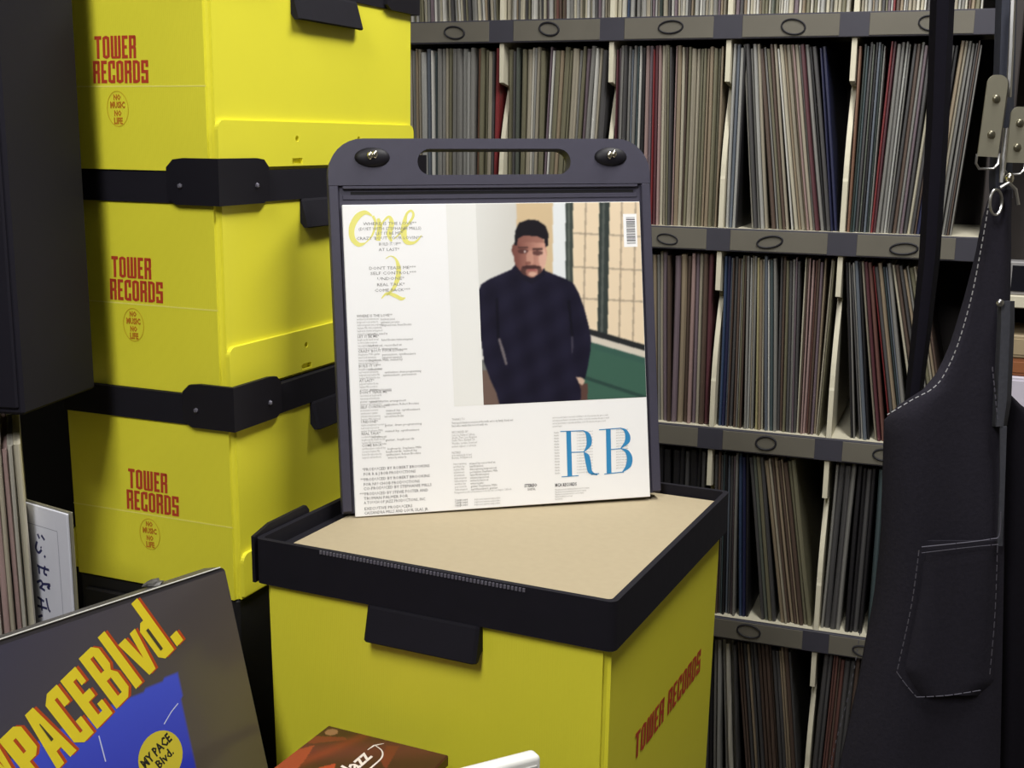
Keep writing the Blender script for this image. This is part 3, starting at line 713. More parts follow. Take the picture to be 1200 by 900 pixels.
# barcode
mb = MB(); c = lp(738.5, 270); mb.flat([on(c[0] + a, c[1] + b, .018) for a, b in ((-.75, -1.75), (.75, -1.75), (.75, 1.75), (-.75, 1.75))]); 
rb = random.Random(4); z = -1.4
while z < 1.4:
    h_ = rb.choice((.04, .06, .1, .14)); mb.flat([on(c[0] + a, c[1] + b, .022) for a, b in ((-.42, z), (.55, z), (.55, z + h_), (-.42, z + h_))], 1); z += h_ + rb.choice((.04, .06, .1))
mb.build('barcode', [M_white, M_inkd], sl, fix=False)
# yellow brush numerals
mb = MB()
def stroke(pts, wd):
    p = spline([lp(*q) for q in pts], 6); n = len(p); m = len(wd)
    ws = [.85 * np.interp(i / (n - 1) * (m - 1), range(m), wd) for i in range(n)]
    ribbon(mb, p, ws, lambda a, b: on(a, b, .016))
stroke([(436, 253), (428, 249), (419, 254), (412.5, 266), (413, 279), (420, 286.5), (428, 285)], [.15, .5, .75, .7, .65, .55, .15])
stroke([(428, 285), (436, 276), (440, 262), (437, 253)], [.1, .2, .3, .3])
stroke([(443, 256), (445, 265), (443, 282)], [.3, .6, .55]); stroke([(443, 272), (449, 260), (456, 254), (459, 262), (456, 275), (459, 283)], [.1, .2, .3, .6, .6, .2])
stroke([(462, 280), (474, 268), (484, 254), (482, 247), (476, 252), (473, 270), (476, 283), (486, 284), (494, 276)], [.1, .25, .3, .25, .3, .75, .6, .3, .1])
stroke([(452, 303), (458, 300), (464, 304), (467, 314), (466, 326), (461, 338), (453, 346)], [.08, .1, .25, .55, .6, .4, .15])
stroke([(447, 350), (453, 344), (462, 346), (470, 350), (475, 349)], [.1, .3, .45, .45, .1])
mb.build('yellow_numerals', M_yink, sl, fix=False)
# titles and credits
mbs = {'M': MB(), 'D': MB(), 'L': MB()}
fr_t = lambda a, b: on(a, b, .02)
def line(px, py, s, hpx, al='L', ink='M', wpx=None, bold=0.0):
    a, b = lp(px, py); h = hpx / 11.35
    k = 1.0
    if wpx: k = (wpx / 11.1) / max(.01, len(s) * h * .82)
    font_text(mbs[ink], s, a, b, h, fr_t, al, k, bold)
for px, py, s, wp in ((457, 263.5, 'WHERE IS THE LOVE**', 66), (457, 269.5, '(DUET WITH STEPHANIE MILLS)', 78), (456, 275, 'LET IT BE ME*', 38), (457, 280.5, "CRAZY 'BOUT YOUR LOVIN***", 78), (457, 287.5, 'BUILD IT UP**', 30), (456, 294, 'AT LAST*', 26),
                      (460, 315.5, "DON'T TEASE ME***", 58), (461, 321.5, 'SELF CONTROL***', 54), (458, 328, 'UNDONE*', 26), (458, 335, 'REAL TALK*', 34), (460, 341.5, 'COME BACK***', 40)):
    line(px, py, s, 3.4, 'C', 'M', wp, 0)
rw = random.Random(12)
WORDS = ['drum programming', 'keyboards', 'Robert Brookins', 'Stephanie Mills', 'all instruments', 'background vocals', 'lead vocal', 'written by', 'rhythm arrangement', 'recorded at', 'mixed by', 'synthesizers', 'guitar', 'percussion']
y = 372.0; i = 0
heads = {0: "WHERE IS THE LOVE**", 7: 'LET IT BE ME*', 12: "CRAZY 'BOUT YOUR LOVIN***", 17: 'BUILD IT UP**', 22: 'AT LAST*', 26: "DON'T TEASE ME***", 31: 'SELF CONTROL***', 36: 'UNDONE*', 40: 'REAL TALK*', 44: 'COME BACK***'}
while y < 541:
    x0 = 418 + (y - 372) * .04
    if i in heads: line(x0, y, heads[i], 3.0, 'L', 'M', len(heads[i]) * 2.3, .004)
    else:
        line(x0, y, rw.choice(WORDS) + ' ' + rw.choice(WORDS), 2.5, 'L', 'L', rw.choice((28, 32, 36)))
        if rw.random() < .75: line(x0 + rw.choice((12, 28, 30)), y, rw.choice(WORDS) + ', ' + rw.choice(WORDS), 2.6, 'L', 'M', rw.choice((22, 30, 46, 54)))
    y += 3.45; i += 1
for py, s, wp, dx in ((552, '*PRODUCED BY ROBERT BROOKINS', 75, 0), (557.5, 'FOR R & J BOB PRODUCTIONS', 62, 1.5), (564, '**PRODUCED BY ROBERT BROOKINS', 78, -2), (569.5, 'FOR NU CHOB PRODUCTIONS', 60, 1.5), (574.5, 'CO-PRODUCED BY STEPHANIE MILLS', 80, 1.5), (581, '***PRODUCED BY STEVIE FOSTER AND', 82, -3), (586, 'TRUMAN PALMER FOR', 48, 2), (591, 'A TOUCH OF JAZZ PRODUCTIONS, INC.', 73, 2), (598, 'EXECUTIVE PRODUCERS', 54, 2.5), (603, 'CASSANDRA MILLS AND LOUIL SILAS, JR.', 83, 2.5)):
    line(424.5 + dx, py, s, 3.3, 'L', 'D', wp, 0)
for py, s, wp, ink in ((493, 'THANKS TO', 14, 'L'), (497, 'Very special thanks to everyone at the studio and to my family, friends and', 102, 'M'), (500.5, 'fans who made this record with me', 55, 'M'),
                       (508, 'RECORDED BY', 18, 'L'), (511.5, 'Studio One, Hollywood, California', 36, 'L'), (514.5, 'Studio Two, Los Angeles', 38, 'L'), (517.5, 'Studio Three, Burbank CA', 34, 'L'), (521, 'Westlake, Larrabee Sound and', 38, 'L'), (524.5, 'assistant engineers on all tracks', 42, 'L'),
                       (532, 'MASTERED', 10, 'L'), (535, 'at the mastering lab, by hand', 33, 'L'), (538, 'Bernie, Hollywood', 30, 'L')):
    line(529.5, py, s, 2.7, 'L', ink, wp)
for q in range(10):
    line(531 + q * .25, 545 + q * 3.35, rw.choice(WORDS), 2.6, 'L', 'L', 18); line(550 + q * .2, 545 + q * 3.35 - .6, rw.choice(WORDS) + ' ' + rw.choice(WORDS), 2.6, 'L', 'M', rw.choice((22, 30, 40, 46)))
line(532.5, 578.5, 'Management and all correspondence to the fan club, Los Angeles California', 2.4, 'L', 'L', 92)
for q in range(3): line(533, 587.5 + q * 3, 'Copyright control', 2.7, 'L', 'D', 20); line(556, 586.3 + q * 3, 'all rights reserved, unauthorised copying is prohibited', 2.3, 'L', 'L', 44)
line(622, 570.5, 'STEREO', 3.6, 'C', 'D', 15, .03); line(623, 574.5, 'DIGITAL', 2.6, 'C', 'M', 10, .02)
for q in range(4): line(647.5, 490.5 + q * 3.4, 'and very special thanks to my mother and father, to all of the musicians who gave so much', 2.3, 'L', 'L', (94, 96, 90, 16)[q])
for q in range(15): line(649 + q * .1, 508 + q * 3.4, 'thanks', 2.2, 'L', 'L', 8); line(676, 507 + q * 3.4, 'to everyone who helped out on it', 2.0, 'L', 'L', 26); line(722, 504.5 + q * 3.2, 'and at home again', 2.0, 'L', 'L', 20)
line(650.5, 570.5, 'MCA RECORDS', 3.9, 'L', 'D', 24, .03)
for q in range(5): line(650.5, 575 + q * 2.7, 'Manufactured and distributed by the record company', 2.2, 'L', 'L', (55, 50, 46, 28, 12)[q])
for kx, nm, mm in (('M', 'credits_print', M_ink), ('D', 'producer_lettering', M_inkd), ('L', 'small_print', M_inkl)): tag(mbs[kx].build(nm, mm, sl, fix=False), kind='stuff')
# large blue initials
mb = MB(); fb = lambda a, b: on(a, b, .026)
def poly(pts): mb.flat([fb(*lp(*p)) for p in pts])
def crescent(o, i_):
    a = spline(o, 8); b = spline(i_, 8)
    vs = [fb(*lp(*p)) for p in a] + [fb(*lp(*p)) for p in b]; n = len(a); mb.add(vs, [(k_, k_ + 1, n + k_ + 1, n + k_) for k_ in range(n - 1)])
poly([(663.5, 505), (669, 505), (670.5, 557.5), (665, 558)])
poly([(656.5, 505.2), (684, 504.2), (684, 505.2), (656.5, 506.2)]); poly([(658, 558.3), (678, 556.8), (678, 557.8), (658, 559.2)])
crescent([(683, 504.2), (690, 507), (693.5, 514.5), (692, 523), (684, 530)], [(683, 505.2), (686, 508), (687.2, 514.5), (687, 522), (684, 529)])
poly([(669.5, 529.6), (685, 529), (685, 530), (669.5, 530.6)])
crescent([(684, 529.5), (690, 533), (692.5, 542), (694, 552), (700, 556)], [(684, 530.5), (685, 536), (687, 546), (690, 554.5), (700, 557)])
poly([(692, 555), (702, 554.4), (702, 555.4), (693, 556.6)])
poly([(710, 502.5), (715.5, 502.3), (716.5, 554), (711, 554.5)])
poly([(702, 503.2), (728, 501.2), (728, 502.2), (702, 504.2)]); poly([(708, 555), (731, 552.5), (731, 553.6), (708, 556)])
crescent([(727, 501.2), (734, 503.5), (738.5, 511), (737, 519), (727, 526)], [(727, 502.3), (731, 505), (732.6, 511.5), (731.5, 518), (727, 525)])
poly([(716, 526.2), (729, 525), (729, 526), (716, 527.2)])
crescent([(728, 525.4), (736, 527.5), (741, 536), (739, 547), (729, 553.6)], [(728, 526.4), (732.5, 530), (734.5, 537), (733, 546), (729, 552.6)])
mb.build('blue_initials', M_blueink, sl, fix=False)

# ------------------------------------------------------------------ black carrying case behind it
cs = thing('carrying_case', LPM @ Matrix.Translation(Vector((0, .0045, .0035))), 'flat black plastic carrying case with slot handle, standing upright on the centre box', 'case')
W2 = 17.0
hole = list(reversed(rrect(-7.9, 8.3, 34.1, 36.75, 1.3, 6)))
mb = MB(); mb.prism(rrect(-W2, W2, 0, 37.8, 3.6, 8, (0, 0, 1, 1)), .0, 1.55, [hole], fr=lambda a, b, h: (a, h, b)); mb.build('back_plate', M_case, cs, smooth=True)
# raised header round the handle and raised side rails
mb = MB(); mb.prism(rrect(-W2, W2, 33.1, 37.8, 3.6, 8, (0, 0, 1, 1)), -.42, .0, [hole], fr=lambda a, b, h: (a, h, b)); mb.build('handle_header', M_case, cs, smooth=True)
for sg in (-1, 1):
    mb = MB(); a, b = sorted((sg * 16.05, sg * W2)); mb.rbox(a, b, -.42, .0, 0.2, 33.1, .08, 1); mb.build('side_rail', M_case, cs)
mb = MB(); mb.rbox(-15.6, 15.6, -.12, .02, 31.7, 32.15, .05, 1); mb.rbox(-15.6, 15.6, -.40, .02, 32.75, 33.05, .05, 1); mb.build('ridge', M_case, cs)
mb = MB(); mb.box(-14.8, 15.2, -.02, .03, 32.2, 32.5); mb.build('groove', M_caseg, cs)
for x0 in (-12.5, 12.7):
    mb = MB(); bm = bmesh.new(); bmesh.ops.create_uvsphere(bm, u_segments=20, v_segments=10, radius=1)
    mb.bm(bm, 0, Matrix.Translation(Vector((x0, -.42, 35.9))) @ Matrix.Diagonal((1.8, .55, 1.0, 1))); kb = mb.build('fastener_boss', M_blackp, cs, smooth=True)
    mb = MB()
    for dx in (-.28, .22):
        bm = bmesh.new(); bmesh.ops.create_uvsphere(bm, u_segments=10, v_segments=8, radius=1); mb.bm(bm, 0, Matrix.Translation(Vector((x0 + dx, -1.0, 36.0 + (dx > 0) * .12))) @ Matrix.Diagonal((.3, .22, .42, 1)))
    mb.build('metal_stud', M_metal, kb, smooth=True)

# ------------------------------------------------------------------ record leaning at lower left
K = 0.912
MB_B = Vector((-21.26 * K, 108.09 * K, -72.4 * K)); th_, ph_ = 0.6647, 0.29
e_ = Vector((0.62, 0.79, 0)).normalized(); n_ = Vector((e_.y, -e_.x, 0)); ph_ = math.atan2(.22 / .79, .96)
up_ = (Vector((0, 0, 1)) * math.cos(ph_) - n_ * math.sin(ph_)).normalized(); nn = e_.cross(up_).normalized()
SZ = 31.8 * K
MPM = Matrix.Translation(V3(*MB_B)) @ Matrix(((e_.x, up_.x, nn.x, 0), (e_.y, up_.y, nn.y, 0), (e_.z, up_.z, nn.z, 0), (0, 0, 0, 1)))
mp = thing('record_sleeve', MPM, 'plastic wrapped record sleeve with slanting yellow lettering, leaning at lower left', 'record')
k_ = K
mb = MB(); mb.prism(rrect(-SZ, 0, 0, SZ, .5 , 4, (0, 0, 1, 1)), -1.0, -.02); mb.build('cover', mat('dark_cover_edge', (46, 43, 48), .4), mp)
M_cover = mat_attr('dark_cover_colours', .22, .6)
def coverpaint(A, B):
    C = np.empty(A.shape + (3,)); u = np.clip((A + SZ) / SZ, 0, 1)[..., None]; v = np.clip(B / SZ, 0, 1)[..., None]
    C[:] = np.array((66, 62, 70)) * v + np.array((88, 78, 60)) * (1 - v)  # ground goes from purple-grey above to olive-brown below
    C += (u - .6) * np.array((26, 20, -6))
    blue = inpoly(A / k_, B / k_, [(-7.7, 23.7), (-12.4, 23.1), (-15.3, 23.2), (-18.1, 22.9), (-24.0, 22.4), (-30, 20), (-30, 0), (-8.0, 0), (-8.0, 14.5)])
    t = np.clip((B / k_ - 12) / 12, 0, 1)[..., None]; bl = np.array((44, 52, 168)) * (1 - t) + np.array((62, 78, 196)) * t
    return np.where(blue[..., None], bl, C)
painted_grid('cover_print', lambda a, b: (a, b, .0), -SZ + .05, -.05, .05, SZ - .35, 120, 120, coverpaint, M_cover, mp)
mpt = lambda s_, t_, e=.02: ((.91 * s_ - .415 * t_) * k_, (.415 * s_ + .91 * t_) * k_, e)
def bl_letters(mb, ds, dt, e, mi):
    n_ = [0]
    def Pg(*p):
        n_[0] += 1; ee = e
        mb.flat([mpt(a + ds, b + dt, ee) for a, b in p], mi)
    R = lambda a, b, c, d: Pg((a, b), (c, b), (c, d), (a, d))
    b0, T = 26.6, 32.3
    # P A C E
    R(-13.2, b0, -12.3, T); Pg((-12.3, T), (-11.6, T), (-11.1, T - .5), (-11.1, 29.5), (-11.6, 29.0), (-12.3, 29.0), (-12.3, 29.9), (-12.0, 29.9), (-12.0, T - .9), (-12.3, T - .9))
    Pg((-11.0, b0), (-10.2, b0), (-10.1, 27.9), (-9.6, 27.9), (-9.5, b0), (-8.75, b0), (-9.4, T), (-10.3, T))
    Pg((-8.5, b0 + .7), (-7.8, b0), (-7.6, b0), (-7.6, T), (-7.8, T), (-8.5, T - .7)); R(-7.6, b0, -7.3, b0 + .9); R(-7.6, T - .9, -7.3, T); R(-7.3, T - 2, -6.65, T); R(-7.3, b0, -6.65, b0 + 2)
    R(-6.25, b0, -5.4, T); R(-5.4, b0, -4.9, b0 + .9); R(-5.4, T - .9, -5.0, T); R(-5.4, 29.0, -4.6, 29.9); R(-4.9, b0, -4.3, b0 + 1.7); R(-5.0, T - 1.7, -4.45, T)
    # B l v d .
    R(-3.8, b0, -3.0, T + .3); Pg((-3.0, T + .3), (-2.3, T + .3), (-1.8, T - .3), (-1.8, 30.2), (-2.1, 29.7), (-1.7, 29.1), (-1.7, b0 + .7), (-2.3, b0), (-3.0, b0), (-3.0, b0 + .8), (-2.5, b0 + .8), (-2.5, 29.2), (-3.0, 29.2), (-3.0, 30.1), (-2.6, 30.1), (-2.6, T - .5), (-3.0, T - .5))
    R(-1.3, b0, -.45, T + .5)
    Pg((-.2, 30.9), (.7, 30.9), (1.0, 28.2), (1.3, 30.9), (2.0, 30.9), (1.35, b0), (.5, b0))
    Pg((2.2, b0 + .6), (2.7, b0), (3.9, b0), (3.9, T + .6), (3.1, T + .6), (3.1, 30.9), (2.7, 30.9), (2.2, 30.3)); 
    R(4.3, b0, 5.2, b0 + 1.2)
    # M Y before the frame
    Pg((-15.0, T), (-14.3, T), (-14.15, 30.2), (-14.0, T), (-13.4, T), (-13.8, 29.2), (-13.8, b0), (-14.5, b0), (-14.5, 29.2)); R(-17.4, b0, -16.7, T); R(-16.0, b0, -15.3, T); Pg((-16.7, T), (-16.7, 30.2), (-16.35, 28.8), (-16.0, 30.2), (-16.0, T), (-16.35, 30.2))
mb = MB(); bl_letters(mb, .28, -.12, .012, 0); mb.build('lettering_shadow', mat('orange_red_print', (170, 66, 22), .4), mp, fix=False)
mb = MB(); bl_letters(mb, 0, 0, .024, 0)
mb.build('lettering', mat('yellow_print', (216, 196, 40), .4), mp, fix=False)
mb = MB(); mb.flat([mpt(2.75 + a, 27.5 + b, .05) for a, b in ((0, 0), (.3, 0), (.3, 2.5), (0, 2.5))]); mb.flat([mpt(-9.95 + a, 28.9 + b, .05) for a, b in ((0, 0), (.28, 0), (.18, 1.9), (.1, 1.9))]); mb.build('lettering_counter', mat('dark_counter', (60, 52, 40), .5), mp, fix=False)
mb = MB(); ctr = (-11.25 * k_, 16.9 * k_); rs = 2.35 * k_
mb.flat([(ctr[0] + rs * math.cos(a), ctr[1] + rs * math.sin(a), .03) for a in np.linspace(0, 2 * math.pi, 33)[:-1]]); 
_r = .42; f2 = lambda a, b: (ctr[0] + (a * math.cos(_r) - b * math.sin(_r)), ctr[1] + a * math.sin(_r) + b * math.cos(_r), .036)
font_text(mb, 'MY PACE', .0, .35 * k_, .8, f2, 'C', .72, .04, mi=1); font_text(mb, 'Blvd.', .2, -.75 * k_, .75, f2, 'C', .9, .03, mi=1)
mb.build('round_sticker', [mat('sticker_yellow', (196, 180, 50), .5), mat('sticker_ink', (30, 28, 24), .5)], mp, fix=False)
mb = MB()
ribbon(mb, [(-8.3 * k_, 20.9 * k_), (-9.2 * k_, 20.4 * k_), (-10.2 * k_, 19.6 * k_)], .09, lambda a, b: (a, b, .02)); ribbon(mb, [(-16.7 * k_, 21.0 * k_), (-16.6 * k_, 18.6 * k_)], .1, lambda a, b: (a, b, .02))  # two thin pale lines on the cover
mb.build('white_line', mat('pale_line', (190, 196, 226), .5), mp, fix=False)
# clear wrap folded over the top edge, with a crumpled knot
M_wrap = mat('cloudy_wrap', (84, 82, 80), .45, noise=.2, nscale=30)
mb = MB(); mb.rbox(-SZ - .1, -.5, SZ - .02, SZ + .1, -2.3, .06, .05, 1); mb.build('wrap_edge', M_wrap, mp)
mb = MB(); mb.tube([(-SZ, SZ + .1, .07), (-SZ * .5, SZ + .13, .07), (-.5, SZ + .05, .07)], .055, 6); mb.build('wrap_highlight', mat('wrap_glint', (215, 215, 210), .2), mp)  # pale tube stands in for the glint along the wrap's top edge
bm = bmesh.new(); bmesh.ops.create_icosphere(bm, subdivisions=2, radius=1); rk = random.Random(5)
for v in bm.verts: v.co *= 1 + rk.uniform(-.25, .25); v.co = Vector((v.co.x * .9 - 6.4, v.co.y * .35 + SZ + .3, v.co.z * .6 - 1.6))
mb = MB(); mb.bm(bm); mb.build('wrap_knot', M_wrap, mp)
# bin that holds it
ang = math.atan2(e_.y, e_.x)
bn = thing('record_bin', frame(MB_B.x, MB_B.y, ZT, ang), 'low black record bin behind the slanting yellow lettered sleeve', 'bin')
zr = MB_B.z - ZT
mb = MB(); mb.rbox(-30, -1, -3.0, 9.5, 0, zr - .1, .2, 1); mb.build('base', M_table, bn)
mb = MB(); tp = math.tan(ph_)
mb.prism([(1.6 + 0, zr - .3), (2.6, zr - .3), (2.6 + 12 * tp, zr + 12), (1.6 + 12 * tp, zr + 12)], -29, -3, fr=lambda a, b, h: (h, a, b)); mb.build('back_rest', M_table, bn)

# ------------------------------------------------------------------ card and plain records at the left edge
TYAW = -0.395
TNX, TNY = -45.12 * S, 191.06 * S
ZP = -58.7
pl = thing('black_plinth', frame(TNX, TNY, ZT, TYAW), 'black plinth under the cream record sleeves at the left edge', 'plinth')
mb = MB(); mb.rbox(-60, -24.5, -24, 24, 0, ZP - ZT, .2, 1); mb.build('block', M_table, pl)
mb = MB(); mb.rbox(-24.5, -4, -24, -3, 0, ZP - ZT, .2, 1); mb.build('step', M_table, pl)
# divider card with handwriting
c0 = at(88, 722, 103.5); 
CH = 26.0
pr = at(78, 603, 104); ptl = at(29, 591, 107.5)
cdir = Vector((ptl.x - pr.x, ptl.y - pr.y, 0)).normalized()
cyaw = math.atan2(-cdir.y, -cdir.x)
ht = pr.z - ZP
cardM = frame(pr.x, pr.y, ZP, cyaw)
cd = thing('index_card', cardM, 'white index card with blue handwriting in clear plastic, beside cream record sleeves', 'card')
mb = MB(); mb.rbox(-11, 0, 0, .25, .05, ht, .04, 1); mb.build('card', mat('pale_blue_card', (214, 216, 228), .45, noise=.04, nscale=20), cd)
mb = MB(); mb.rbox(-11.4, .35, .27, .42, .02, ht + .2, .04, 1); mb.build('plastic_sleeve', mat('grey_clear_plastic', (120, 116, 96), .3), cd)
mb = MB(); fc_ = lambda a, b: (a, -.012, b)
for p, q in (((-6.6, ht - 1.9), (-1.55, ht - 1.9)), ((-1.55, ht - 1.9), (-1.3, 0.4))): ribbon(mb, [p, q], .06, fc_)
mb.build('ruled_frame', mat('grey_rule', (150, 152, 170), .6), cd, fix=False)
co = Vector((pr.x, pr.y, 0)); cn = Vector((math.sin(cyaw), -math.cos(cyaw), 0)); ca = Vector((math.cos(cyaw), math.sin(cyaw), 0))
def oncard(px, py):
    d = ray(px, py); q = d * (co.dot(cn) / d.dot(cn)); return ((q - co).dot(ca), q.z - ZP)
mb = MB()
for st_ in ([(180, 432), (190, 455)], [(198, 438), (214, 462)], [(178, 468), (172, 500), (186, 522), (200, 508)], [(195, 494), (199, 500)], [(212, 536), (218, 546)],
            [(178, 582), (200, 594), (236, 606)], [(186, 584), (190, 624)], [(216, 586), (212, 620), (226, 630)], [(178, 664), (196, 656), (204, 676), (190, 692)], [(206, 672), (240, 676), (228, 690), (240, 694)], [(196, 690), (216, 704)],
            [(180, 734), (212, 756)], [(196, 738), (202, 800)], [(222, 740), (232, 790), (242, 806)], [(180, 776), (226, 790)], [(184, 830), (204, 822)]):
    pts = [oncard(a / 4.09, 520 + b / 4.09) for a, b in st_]
    ribbon(mb, spline(pts, 4) if len(pts) > 2 else pts, .25, fc_)
mb.build('handwriting', mat('navy_pen', (44, 46, 92), .6), cd, fix=False)
# cream sleeves seen on edge
f0 = at(37, 640, 105)
sdir = Vector((f0.x, f0.y, 0)).normalized(); syaw = math.atan2(sdir.y, sdir.x) - math.pi / 2
xs = 0.0; cols = [('cream', .62), ('ivory', .5), ('pink', .45), ('beige', .5), ('pink', .55), ('ivory', .5), ('pale grey', .5), ('tan', .5), ('grey', .6)]
LABS = ['cream record sleeve on edge, beside the white handwritten index card', 'ivory record sleeve on edge, just left of the cream one by the card', 'pink record sleeve on edge, third from the handwritten card',
        'beige record sleeve on edge, between two pinkish ones at the left edge', 'pink record sleeve on edge, fifth from the handwritten card', 'ivory record sleeve on edge, sixth from the handwritten card',
        'pale grey record sleeve on edge, seventh from the handwritten card', 'tan record sleeve on edge, eighth from the handwritten card', 'grey record sleeve on edge, ninth from the handwritten card, at frame edge']
for i, (cname, t) in enumerate(cols):
    mb = MB(); sleeve_geo(mb, t, 31.3 - (i % 3) * .25, .05 * (-1) ** i, Matrix.Translation(Vector((xs - t / 2, (i * 7 % 4) * .25, 0))))
    o = mb.build('record_sleeve', sleeve_mat(cname)); o.matrix_world = frame(f0.x, f0.y, ZP + .02, syaw) @ Matrix.Rotation(-.01, 4, 'Y')
    tag(o, LABS[i], 'record', 'record sleeves at the left edge'); xs -= t + .03

# dark hutch above them
pf = at(112, 455, 116); zc_ = pf.z; pn = at(28, 487, 104)
cyw = math.atan2(pf.y - pn.y, pf.x - pn.x) - math.pi / 2
hu = thing('dark_hutch', frame(pn.x, pn.y, ZP, cyw), 'tall dark hutch at the left edge beside the yellow box tower', 'cabinet')
dp = math.hypot(pf.x - pn.x, pf.y - pn.y); hz = pn.z - ZP
mb = MB(); mb.rbox(-45, 0, 0, dp, hz, hz + 62, .25, 1); mb.build('upper_box', M_cab, hu)
mb = MB(); mb.rbox(-44.6, -.4, -.3, .1, hz + .6, hz + 61, .15, 1); mb.build('door', M_cab, hu)
mb = MB(); mb.rbox(-45, -9.5, dp - .3, 36.5, hz + .3, hz + 61.7, .25, 1); mb.build('rear_box', M_cab, hu)
mb = MB(); mb.rbox(-45, -9.5, 35, 36.5, 0, hz + .5, .2, 1); mb.build('back_panel', M_table, hu)
mb = MB(); mb.rbox(-45, -43, 0, dp, 0, hz + .01, .2, 1); mb.build('side_panel', M_cab, hu)

# ------------------------------------------------------------------ CD on a black stand and white box tip, in front
Cc = ray(385, 850); Cc = Cc * (-52 / Cc.z)
dR = Vector((10.8, -4.97, 0)).normalized(); dL = Vector((dR.y, -dR.x, 0))
jy = math.atan2(dL.y, dL.x)
# local axes: x runs along the title (from near-left to the far corner), y to its left
JX = -dL; JY = -dR
jm = Matrix.Translation(V3(Cc.x, Cc.y, -52)) @ Matrix(((JX.x, JY.x, 0, 0), (JX.y, JY.y, 0, 0), (0, 0, 1, 0), (0, 0, 0, 1)))
jz = thing('compact_disc_case', jm, 'dark red jazz compact disc case lying in front of the centre box', 'disc')
mb = MB(); mb.rbox(-13.8, 0, -12.2, 0, -1.0, -.02, .08, 1); mb.build('case', mat('maroon_case_edge', (70, 26, 28), .35), jz)
def jazzpaint(A, B):
    C = np.empty(A.shape + (3,)); C[:] = (72, 18, 32)
    C += 16 * np.sin(A * .9 + B * .5)[..., None] * np.array((1, .3, .45))
    w1 = np.exp(-((B + 2.2 + .35 * (A + 5)) / .7) ** 2); C = C * (1 - w1[..., None] * .5) + np.array((150, 46, 34)) * w1[..., None] * .5
    r = inpoly(A, B, [(-13.8, 0), (-5.0, 0), (-3.6, -.9), (-6, -1.6), (-13.8, -3.0)]); C[r] = (146, 54, 42)
    r = inpoly(A, B, [(-2.2, 0), (-1.2, -2.6), (-1.6, -2.9), (-3.4, -.6), (-3.6, 0)]); C[r] = (112, 38, 36)
    r = inpoly(A, B, [(-13.8, -5.0), (-6.6, -3.4), (-5.4, -4.3), (-8, -5.4), (-13.8, -7)]); C[r] = (164, 54, 40)
    r = inpoly(A, B, [(-3.4, -7.4), (-.9, -6.6), (-.5, -7.6), (-4.4, -8.6)]); C[r] = (108, 34, 34)
    r = ((A + .95) ** 2 + (B + .95) ** 2) < .35; C[r] = (146, 102, 76)
    return C
painted_grid('cover_print', lambda a, b: (a, b, .0), -13.7, -.08, -12.1, -.08, 110, 100, jazzpaint, mat_attr('maroon_print', .3, .4), jz)
mb = MB(); fj = lambda a, b: (a, b, .02)
font_text(mb, 'Jazz', -6.3, -6.5, 1.55, fj, 'L', .95, .02, .3)
ribbon(mb, spline([(-7.5, -7.5), (-4.8, -7.35), (-3.0, -7.3), (-1.9, -6.7), (-1.35, -5.7)], 5), [.1, .16, .2, .22, .22, .2, .18, .18, .16, .16, .16, .16, .14, .14, .14, .12, .12, .12, .1, .1, .1], fj)
ribbon(mb, [(-2.3, -5.5), (-1.4, -5.6), (-.7, -6.2)], [.08, .2, .08], fj)
mb.build('title_print', mat('pale_title', (226, 214, 206), .5), jz, fix=False)
sd = thing('disc_stand', Matrix.Translation(V3(Cc.x, Cc.y, ZT)) @ Matrix(((JX.x, JY.x, 0, 0), (JX.y, JY.y, 0, 0), (0, 0, 1, 0), (0, 0, 0, 1))), 'black stand hidden under the dark red disc case', 'stand')
mb = MB(); mb.rbox(-12.5, -1.5, -10.8, -1.5, 0, 1.0, .15, 1); mb.build('base', M_table, sd)
mb = MB(); mb.rbox(-9.5, -4.5, -8.5, -3.5, 1.0, -53 - ZT - .6, .2, 1); mb.build('column', M_table, sd)
mb = MB(); mb.rbox(-11, -3, -10, -2, -53 - ZT - .6, -53 - ZT - .01, .1, 1); mb.build('plate', M_table, sd)

wt = ray(635, 885); wt = wt * (74 / wt.y)
we = Vector((.88, .47, 0)).normalized(); wyaw = math.atan2(we.y, we.x)
wb = thing('white_box', frame(wt.x, wt.y, ZT, wyaw), 'white box corner poking up at the bottom edge, in front of the centre box', 'box')
hw = wt.z - ZT
mb = MB(); mb.rbox(-29, 0, 0, 1.2, 0, hw, .35, 3); mb.build('shell', mat('glossy_white_plastic', (226, 226, 222), .3), wb, smooth=True)
mb = MB(); mb.rbox(-28.6, -.35, -.06, .05, .5, hw - .6, .05, 1); mb.build('front_panel', mat('shaded_white_front', (206, 206, 202), .5), wb)  # greyer layer paints the shaded front; shell's paler rim reads as top highlight
mb = MB(); ribbon(mb, [(-1.0, hw - 1.15), (-.8, hw - 1.0)], .12, lambda a, b: (a, -.075, b)); mb.build('printed_mark', M_ink, wb, fix=False)

